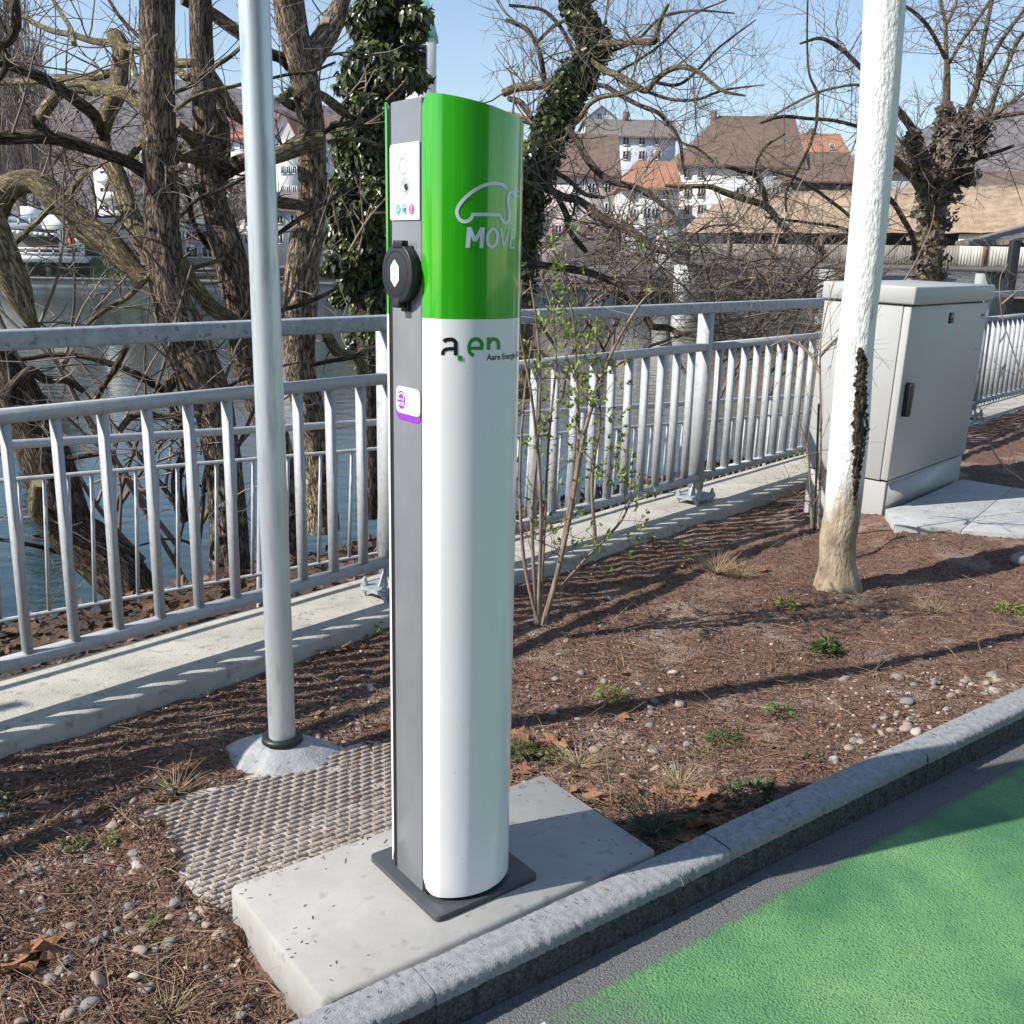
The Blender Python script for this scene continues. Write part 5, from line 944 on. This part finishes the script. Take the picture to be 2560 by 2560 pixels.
def house(name, label, cat, D, dep, x0, x1, eave, base, ridge, wm_, rm, wins=(), gable=False, hip=(0, 0), over=.35, chim=(), shut=None, group=None):
    xm = (x0+x1)/2; xa, xb = P(x0, eave, D)[0], P(x1, eave, D)[0]; zb_, ze = P(xm, base, D)[2], P(xm, eave, D)[2]; O = np.array([xa, D, zb_])
    t = thing(name, label, cat, tuple(O), 0, group); W, H = xb-xa, ze-zb_
    MB().box(0, W, 0, dep, 0, H).build('wall', M_[wm_], t)
    if ridge is not None:
        if gable:
            zr = P(xm, ridge, D)[2]-zb_; mb = MB(); mb.prism([(0, H), (W, H), (W/2, zr)], 0, dep, ax=1); mb.build('gable', M_[wm_], t)
            mb = MB(); e_ = over/W*2*(zr-H)
            for s in (0, 1):
                xe = -over if s == 0 else W+over; q = [(xe, H-e_), (W/2, zr), (W/2, zr+.18), (xe, H-e_+.18)]
                mb.prism(q if s == 0 else q[::-1], -.3, dep+.3, ax=1)
            rf = mb.build('roof', M_[rm], t)
        else:
            yr = dep/2; zr = P(xm, ridge, D+yr)[2]-zb_; xl = P(x0+hip[0], ridge, D+yr)[0]-xa if hip[0] else -over; xr = P(x1-hip[1], ridge, D+yr)[0]-xa if hip[1] else W+over
            a, b, c_, d_ = (-over, -over, H-.12), (W+over, -over, H-.12), (W+over, dep+over, H-.12), (-over, dep+over, H-.12); e_, f_ = (xl, yr, zr), (xr, yr, zr)
            up = lambda q: (q[0], q[1], q[2]+.2); mb = MB(); mb.add([a, b, c_, d_, e_, f_], [(0, 1, 5, 4), (2, 3, 4, 5)]); mb.add([a, b, c_, d_, e_, f_], [(1, 2, 5), (3, 0, 4)])
            mb.add([(q[0], q[1], q[2]-.18) for q in (a, b, c_, d_)], [(3, 2, 1, 0)]); k4 = [a, b, c_, d_]
            for i in range(4): mb.add([k4[i], k4[(i+1) % 4], (k4[(i+1) % 4][0], k4[(i+1) % 4][1], k4[(i+1) % 4][2]-.18), (k4[i][0], k4[i][1], k4[i][2]-.18)], [(0, 3, 2, 1)])
            rf = mb.build('roof', M_[rm], t)
        for (cx_, cy_, cw_, ch_) in chim:
            q = P(cx_, cy_, D+dep/2)-O; s_ = cw_*D/FPX; MB().box(q[0]-s_/2, q[0]+s_/2, dep/2-.5, dep/2+.5, q[2]-ch_*D/FPX, q[2]).build('chimney', M_['roof_brown'], rf)
    for wn in wins:
        x, y, w_, h_ = wn[:4]; q = P(x, y, D-.02)-O; w2, h2 = w_*D/FPX/2, h_*D/FPX/2; key = (round(w2, 2), round(h2, 2))
        if key not in wmesh:
            f_ = MB()
            for a in ((-w2-.1, -w2, -h2-.1, h2+.1), (w2, w2+.1, -h2-.1, h2+.1), (-w2, w2, h2, h2+.1), (-w2, w2, -h2-.12, -h2), (-.04, .04, -h2, h2)): f_.box(a[0], a[1], -.07, .05, a[2], a[3])
            wmesh[key] = f_.mesh('window', M_['frame']), MB().box(-w2, w2, -.015, .03, -h2, h2).mesh('pane', M_['pane']), MB().box(-w2-.1-w2*.9, -w2-.1, -.08, .0, -h2, h2).box(w2+.1, w2+.1+w2*.9, -.08, .0, -h2, h2)
        f, p_, sm = wmesh[key]; wo = link('window', f, t, loc=(q[0], 0, q[2])); link('pane', p_, wo)
        if shut or len(wn) > 4: so_ = link('shutters', sm.mesh('shutters', M_[shut or wn[4]]), wo)
    return t, O
G_ = 'houses of the old town'
grid = lambda xs, ys, w_, h_: [(x, y, w_, h_) for y in ys for x in xs]
house('gabled_house', 'pale house with a plain gable facing the river above the grey roof', 'house', 140, 12, 1462, 1545, 301, 420, 267, 'wall_blue', 'roof_grey', [(1500, 292, 10, 12)], gable=True, group=G_)
house('town_house', 'bluish white house under a long grey roof with a white end gable', 'house', 122, 9, 1478, 1690, 338, 520, 299, 'wall_blue', 'roof_grey', grid((1565, 1605, 1645), (352, 388), 13, 17), chim=((1565, 280, 14, 26),), group=G_)
house('town_house', 'pinkish house with tall brown roof, dormers and red shutters by the river', 'house', 104, 11, 1350, 1545, 434, 655, 334, 'wall_pink', 'roof_brown', grid((1440, 1480, 1520), (470, 520), 13, 20)+[(x, 578, 14, 24, 'shutter_red') for x in (1396, 1476)], group=G_, chim=((1420, 318, 12, 22),))
house('town_house', 'white house under a bright orange tiled roof in the middle of the row', 'house', 99, 8, 1552, 1700, 466, 660, 402, 'wall_white', 'roof_orange', grid((1583, 1665), (488, 535), 14, 18)+[(1618, 534, 14, 22), (1638, 534, 14, 22)], hip=(40, 12), group=G_)
house('town_house', 'large house with tall brown hipped roof and chimney left of the white trunk', 'house', 108, 13, 1692, 2010, 412, 640, 290, 'wall_white', 'roof_brown', grid((1718, 1752), (432, 480, 525), 12, 20)+grid((1850, 1895, 1940), (432, 478), 15, 16), hip=(105, 0), chim=((1785, 278, 12, 40),), group=G_)
house('town_house', 'house with orange roof just left of the white trunk top', 'house', 135, 9, 1985, 2116, 378, 520, 333, 'wall_white', 'roof_orange', [(2080, 366, 8, 9)], chim=((2030, 322, 10, 16),), group=G_)
house('town_house', 'low dark house with brown roof below the orange roofed one', 'house', 106, 10, 1975, 2150, 450, 640, 384, 'wall_dark', 'roof_brown', group=G_)
house('town_house', 'grey house with wide brown roof behind the dry ivy tree', 'house', 106, 11, 2205, 2400, 425, 640, 364, 'wall_grey', 'roof_brown', grid((2290, 2330), (445,), 16, 14), group=G_)
house('town_house', 'long brown roofed building behind the bridge at the right edge', 'house', 100, 10, 2385, 2700, 462, 640, 428, 'wall_grey', 'roof_brown', grid((2425, 2460), (478,), 14, 12), group=G_)
house('town_house', 'red roofed house with white bays between pole and forked trunk', 'house', 112, 10, 672, 745, 350, 640, 278, 'wall_white', 'roof_red', grid((708, 722, 737), (425, 475, 525), 7, 14), gable=True, group=G_)
house('town_house', 'white house with broad brown roof left of the ivy covered tree', 'house', 116, 12, 760, 900, 345, 640, 291, 'wall_white', 'roof_brown', grid((815, 840), (400, 440, 490, 540), 9, 13), group=G_)
house('town_house', 'house with reddish roof just left of the steel pole', 'house', 118, 10, 520, 668, 342, 640, 280, 'wall_white', 'roof_red', grid((545, 575, 605, 640), (365, 410, 460, 510), 9, 14), group=G_)
t, O = house('apartment_house', 'white flat roofed apartment block with balconies behind the left trunks', 'apartment house', 104, 12, 232, 332, 412, 640, None, 'wall_white', 'roof_grey', grid((262, 300), (436, 478, 522, 566), 20, 14), group=G_)
for y in (455, 500, 545): a = P(245, y, 103.4)-O; b = P(322, y, 103.4)-O; MB().box(a[0], b[0], -1.2, -.02, a[2]-.1, a[2]+.75).build('balcony', M_['white_paint'], t)
house('apartment_house', 'grey riverside building with dark glazing between the left trunks', 'house', 98, 9, 400, 565, 560, 668, None, 'wall_grey', 'roof_grey', grid((440, 480, 520), (590, 630), 26, 22), group=G_)
house('town_house', 'white house with grey roof between the two left dark trunks', 'house', 124, 10, 345, 500, 352, 640, 318, 'wall_white', 'roof_grey', grid((380, 415, 450, 480), (375, 420, 470, 520), 10, 14), group=G_)
house('town_house', 'small pale house hidden behind the budding shrub', 'house', 110, 9, 1110, 1350, 420, 655, 350, 'wall_pink', 'roof_grey', grid((1200, 1250, 1300), (450, 500, 550), 12, 16), group=G_)
house('town_house', 'tall white house with brown roof between second trunk and pole', 'house', 128, 10, 420, 560, 392, 640, 350, 'wall_white', 'roof_brown', grid((445, 475, 505, 535), (415, 455, 500, 545), 10, 14), group=G_)
house('town_house', 'long white riverside house low behind the pole and forked trunk', 'house', 100, 9, 560, 760, 520, 662, 478, 'wall_white', 'roof_grey', grid((585, 620, 655, 700, 735), (548, 598), 13, 18), group=G_)
# turret
q = P(1665, 640, 94); TU = thing('turret', 'small white round turret with pointed brown roof at the bridge end', 'turret', tuple(q)); zt = P(1665, 562, 94)[2]-q[2]; za = P(1672, 500, 94)[2]-q[2]; rw = 26*94/FPX
MB().tube([(0, 0, -1), (0, 0, zt)], rw, 16, True).build('wall', M_['wall_white'], TU); MB().tube([(0, 0, zt-.05), (0, 0, zt+.5), (0, 0, (zt+za)/2), (0, 0, za)], [rw*1.3, rw*1.0, rw*.4, .03], 16).build('roof', M_['roof_brown'], TU)
# church tower
q = P(1047, 470, 150); CT = thing('church_tower', 'white church tower with turquoise copper roof behind the ivy tree', 'tower', tuple(q)); hw = 36*150/FPX; zc = P(1047, 92, 150)[2]-q[2]
MB().box(-hw, hw, 0, 2*hw, -6, zc).build('wall', M_['wall_white'], CT); mb = MB(); mb.prism([(-hw, zc), (hw, zc), (0, zc+1.3*hw)], -.15, 0, ax=1); mb.build('gable', M_['wall_white'], CT)
mb = MB(); mb.box(-hw*1.12, hw*1.12, -.3, 2*hw+.3, zc, zc+.8); e_ = hw*1.1; A5 = [(-e_, -.3, zc+.8), (e_, -.3, zc+.8), (e_, 2*hw+.3, zc+.8), (-e_, 2*hw+.3, zc+.8), (0, hw, zc+9)]; mb.add(A5, [(0, 1, 4), (1, 2, 4), (2, 3, 4), (3, 0, 4)]); mb.build('roof', M_['copper'], CT)
a = P(1056, 140, 149.9)-q; MB().box(a[0]-.55, a[0]+.55, -.06, .1, a[2]-1.4, a[2]+1.4).build('louvre', M_['steel_dark'], CT)
# quay, banks and hills
mb = MB(); zq = P(200, 700, 86)[2]; mb.box(-160, 8, 86, 90, -3, zq); mb.box(-160, 8, 85.8, 90, zq+.002, zq+.16); o = mb.build('quay_wall', mat('quay', (.40, .38, .33), (.30, .28, .25), .8, rough=.9, c3=(.16, .15, .13), s3=.5), kind='structure')
mb = MB(); mb.box(8, 60, 92, 94, -3, P(1500, 727, 92)[2]); mb.build('quay_wall', o.data.materials[0], kind='structure')
def far_fn(a, b):
    x = -700+1500*a; y = 88+1400*b**2; sm = lambda q: np.clip(q, 0, 1)**2*(3-2*np.clip(q, 0, 1))
    z = -1.45+10*sm((y-125)/140)
    z = z+50*np.exp(-((x+150)/190)**2)*sm((y-190)/190)+(128*sm((x-372)/90)+45*sm((x-440)/130))*sm((y-620)/330)+36*np.exp(-((x-330)/90)**2)*sm((y-300)/250)
    z = z+4*(fbm(np.stack([x*.02, y*.02, x*0], -1), 4)-.5)*sm((y-150)/100)
    return np.stack([x, y, z], -1)
hm = mat('bare_woodland', (.10, .085, .085), (.20, .17, .165), .05, rough=1, bump=1, bscale=.25, bdist=6, detail=9, c3=(.055, .062, .05), s3=.02)
make_sheet(far_fn, 260, 160, 'hills', hm, kind='structure')
mb = MB(); 
for _ in range(700):
    x, y = rng.uniform(-50, 8), rng.uniform(86.2, 88.5); mb.tube([(x, y, zq), (x+rng.normal()*.1, y, zq+rng.uniform(.15, .5))], [.07, .01], 3, False)
for _ in range(1400):
    q = P(rng.uniform(228, 345), rng.uniform(652, 692), 87.5); mb.tube([q, q+[rng.normal()*.1, 0, rng.uniform(.2, .5)]], [.1, .01], 3, False)
mb.build('bank_grass', M_['weed'], kind='stuff')
MB().add([P(225, 655, 90), P(345, 652, 90), P(360, 698, 87), P(240, 698, 87)], [(3, 2, 1, 0)]).build('bank_slope', mat('slope_grass', (.06, .10, .03), (.10, .15, .04), 2, rough=.9), kind='structure')
# wooded ridge of conifers behind the old town, counted trees no longer
mb = MB()
for _ in range(420):
    x = rng.uniform(150, 330); y = rng.uniform(520, 640); z = float(far_fn(np.array((x+700)/1500), np.array(math.sqrt((y-88)/1400)))[2]); mb.tube([(x, y, z), (x, y, z+rng.uniform(8, 14))], [2.6, .1], 5, False)
mb.build('far_wood', mat('conifer', (.02, .035, .02), rough=1), kind='stuff')
# poplars and bare trees on the far bank
def far_tree(label, px, base, top, D, spread, kind, group):
    q = P(px, base, D); h = (base-top)*D/FPX; t = thing('poplar_tree' if kind == 'poplar' else 'bare_tree', label, 'tree', tuple(q), 0, group); out = []; lst = []
    MB().tube([(0, 0, -.5), (.1, 0, h*.35), (0, .1, h*.8)], [h*.018, h*.013, .04], 8).build('trunk', M_['barkdk'], t, smooth=True)
    for i in range(150 if kind == 'poplar' else 110):
        z = h*(.08+.8*random.random()**.9); a = random.uniform(0, 6.28); c_, s_ = math.cos(a), math.sin(a)
        if kind == 'poplar': d = np.array([c_*.22, s_*.22, 1.]); L = min(h*.28, h-z)*random.uniform(.6, 1.1); twig_run(np.array([c_*spread*.25, s_*spread*.25, z]), d, L, .05, 1 if i % 3 == 0 else 0, lst, .10, 0, .3)
        else: twig_run(np.array([0, 0, z*.8+.1*h]), np.array([c_, s_, .55]), spread*random.uniform(.5, 1.1), .055, 1, lst, .3, 0, .25)
    twig_mesh(lst).build('crown', M_['twigpale'], t, kind='stuff')
for l_, px, top, sp in (('poplar at the left edge, tallest of the row', 18, -190, 2.0), ('second bare poplar from the left edge', 62, -120, 1.9), ('third bare poplar, behind the pale branch', 98, 20, 1.7), ('shortest poplar at the right end of the row', 128, 140, 1.5)): far_tree('bare grey '+l_, px, 585, top, 112, sp, 'poplar', 'poplars on the far bank')
for i, (px, top, D, sp) in enumerate(((180, 330, 97, 3), (345, 360, 96, 3.2), (418, 400, 95, 2.6), (480, 330, 100, 3), (590, 430, 96, 2.6), (870, 430, 97, 3), (1250, 470, 95, 3), (1350, 500, 94, 2.6), (1530, 560, 93, 2.2))): far_tree('bare tree on the far bank '+('before the white apartment block|right of the white apartment block|before the grey riverside building|before the white house with grey roof|just left of the steel pole|behind the ivy covered tree|hidden by the post|before the red shutters|right of the red shutters'.split('|')[i]), px, 660, top, D, sp, 'bare', 'bare trees on the far bank')
# riverside cafe on the left
D = 88; q = P(120, 650, D); CF = thing('riverside_cafe', 'low white cafe terrace with slatted roof over the water at far left', 'cafe', tuple(q)); w_ = lambda x, y: P(x, y, D)-q
def cbox(x0, x1, y0, y1, d0, d1, nm, m, par=None):
    a, b = w_(x0, y1), w_(x1, y0); return MB().box(a[0], b[0], d0, d1, a[2], b[2]).build(nm, M_[m], par or CF)
cbox(-80, 222, 642, 651, -1.5, 9, 'deck', 'wall_white'); cbox(-80, 205, 592, 642, 7, 7.4, 'rear_wall', 'wall_dark'); cbox(-80, 205, 561, 570, -1, 8, 'upper_floor', 'wall_grey'); cbox(122, 205, 540, 574, -1.2, 8, 'white_block', 'wall_white'); cbox(10, 54, 512, 545, 3, 8, 'roof_room', 'wall_blue')
for x in (5, 32, 60, 88, 112): cbox(x-1, x+1, 545, 562, -1, -.8, 'terrace_post', 'frame')
cbox(-80, 122, 544, 560, -.75, -.7, 'glass_rail', 'glassrail'); cbox(-80, 190, 651, 690, 5, 6, 'lower_wall', 'wall_dark')
for i in range(12):
    a = w_(2+14*i, 576+1.1*i); MB().box(a[0]-.18, a[0]+.18, -1.8, 5, a[2]-.12, a[2]+.12).build('roof_slat', M_['white_paint'], CF).rotation_euler = (0, 0, 0)
for x in (165, 172, 205): cbox(x-2, x+2, 575, 642, -1, -.7, 'column', 'white_paint')
for x in (20, 48, 84, 118, 152): cbox(x-.8, x+.8, 620, 642, -1.4, -1.3, 'rail_post', 'frame')
cbox(10, 215, 621, 622.5, -1.4, -1.3, 'hand_rail', 'frame'); cbox(10, 215, 633, 634.2, -1.4, -1.3, 'lower_rail', 'frame')
for x in (66, 118): cbox(x-3, x+3, 651, 690, 0, .5, 'pier', 'wall_grey')
for i, (x, y) in enumerate(((196, 618), (203, 628), (190, 625))):
    a = P(x, y+12, D-.9); mb = MB(); mb.box(-.22, .22, -.2, .2, .0, .42); mb.box(-.22, .22, .16, .22, .42, .9); o = mb.build('terrace_chair', M_['white_paint'], None, label=['white chair on the cafe terrace, highest of three', 'white chair on the cafe terrace, rightmost of three', 'white chair on the cafe terrace, leftmost of three'][i], cat='chair', group='chairs on the cafe terrace'); o.location = (a[0], a[1], a[2])
a = P(178, 612, D-1.2); mb = MB(); mb.tube([(0, 0, 0), (0, 0, .25), (0, 0, .5), (0, 0, .62), (.0, 0, .72)], [.16, .26, .2, .09, .02], 10); o = mb.build('orange_parasol', mat('orange_cloth', (.75, .10, .02), rough=.8), None, True, label='small folded orange parasol on the cafe terrace', cat='parasol'); o.location = a
# covered bridge
a = P(1695, 580, 88); b = P(2760, 583, 66); L = float(np.hypot(*(b-a)[:2])); an = math.atan2(b[1]-a[1], b[0]-a[0])
BR = thing('covered_bridge', 'long covered wooden bridge with tan roof crossing the river on the right', 'bridge', (a[0], a[1], 0), an); ze = a[2]; zr = P(1777, 486, 91)[2]
tr = lambda px, D: (P(px, 600, D)[0]-a[0])/math.cos(an)
mb = MB(); ns = 60
sec = [(.15, ze-.05), (1.0, ze+(zr-ze)*.42), (2.2, ze+(zr-ze)*.78), (3.6, zr), (5.0, ze+(zr-ze)*.78), (6.2, ze+(zr-ze)*.42), (7.2, ze-.05)]
V = []
for i in range(ns):
    f = i/(ns-1); 
    for (y, z) in sec:
        hf = min(1, max(0, (z-ze)/(zr-ze))); V.append((hf*3.2+(L+8-hf*3.2)*f, y, z+.04*math.sin(i*1.7)+(.03*math.sin(i*.9+y))))
n = len(sec); mb.add(V, [(i*n+j, (i+1)*n+j, (i+1)*n+j+1, i*n+j+1) for i in range(ns-1) for j in range(n-1)]); mb.add(V[:n], [tuple(range(n))]); mb.add([(0, .15, ze-.1), (L+8, .15, ze-.1), (L+8, 7.2, ze-.1), (0, 7.2, ze-.1)], [(3, 2, 1, 0)])
mb.build('roof', M_['roof_tan'], BR, smooth=True)
wb = P(2500, 664, 71)[2]; gx = tr(2362, 74)
def boards(x0, x1, z0, z1, m, nm):
    mb = MB(); x = x0
    while x < x1: mb.box(x, x+.19, .55+random.uniform(-.015, .015), .62, z0+random.uniform(-.06, .03), z1); x += .205
    mb.build(nm, m, BR, kind='stuff')
boards(.6, gx, wb-.1, ze-.9, mat('weathered_shaded_boards', (.16, .145, .13), (.26, .24, .22), island=1, rough=.9), 'grey_boards'); boards(gx, L+8, wb, ze-.12, mat('pale_boards', (.55, .50, .42), (.72, .68, .60), island=1, rough=.85), 'pale_boards')  # grey boards: weathering plus painted shade; pale boards: sunlight in the colour
MB().box(.3, L+8, 6.4, 6.6, wb, ze-.1).build('rear_wall', M_['wall_dark'], BR); MB().box(.0, L+8, .3, 6.8, wb-.45, wb-.1).build('deck', M_['wall_dark'], BR)
for x in range(0, int(L), 4): MB().box(x+.6, x+.85, .3, .54, wb-.1, ze-.12).build('wall_post', M_['roof_brown'], BR)
for px, D_ in ((1697, 88), (2050, 80.5), (2432, 72.5)): x = tr(px, D_); hw_ = .6 if px < 2400 else .3; MB().box(x-hw_, x+hw_, .4, 6.4, -3.2, wb-.46).build('pier', M_['wall_white' if px == 1697 else 'wall_grey'], BR)
# black shelter post and roof behind the railing at the right
q = P(2504, 860, 11); SP = thing('shelter', 'black steel post carrying a small grey roof at the right edge', 'shelter', (q[0], q[1], -.8)); z0 = -.8
top = P(2522, 600, 11); MB().box(-.045, .045, -.045, .045, 0, top[2]-z0).build('post', M_['steel_dark'], SP, bev=.006); MB().box(.036, .55, -.03, .03, top[2]-z0-.06, top[2]-z0-.002).build('arm', M_['steel_dark'], SP)
a, b = P(2528, 604, 11)-np.array(SP.location), P(2590, 578, 11)-np.array(SP.location)
mb = MB(); mb.prism([(a[0], a[2]-.03), (2.4, a[2]-.03), (2.4, a[2]+.3), (1.5, a[2]+.42), (a[0]+.25, a[2]+.08), (a[0], a[2]+.02)], 0, 1.4, ax=1); mb.build('roof', M_['roof_grey'], SP)
# house added unseen behind the camera: cuts sky fill and darkens the post's reflections
hb = thing('added_blocker_house', 'plain plastered house across the street, seen only mirrored in the post', 'house', (4, -13, -.1)); MB().box(-10, 22, -9, 0, 0, 9).build('wall', M_['wall_grey'], hb); MB().prism([(-9.6, 9), (.5, 9), (-4.5, 12)], -10.3, 22.3, ax=0).build('roof', M_['roof_brown'], hb)  # added unseen house, there to cut sky fill and darken reflections
for x in (-7, -3, 1, 5, 9, 13, 17):
    for z in (1, 4, 6.8): f = MB().box(x-.6, x+.6, -.03, .04, z, z+1.5).build('window', M_['pane'], hb)

# thin river air between here and the hills
hz = bpy.data.materials.new('haze'); hz.use_nodes = True; hn = hz.node_tree.nodes; hn.remove(hn['Principled BSDF']); pv = hn.new('ShaderNodeVolumePrincipled'); pv.inputs['Color'].default_value = (.80, .87, 1, 1); pv.inputs['Density'].default_value = .0002; pv.inputs['Anisotropy'].default_value = .3
hz.node_tree.links.new(pv.outputs[0], hn['Material Output'].inputs['Volume'])
MB().box(-760, 860, -80, 1520, -6, 215).build('haze', hz, kind='stuff')
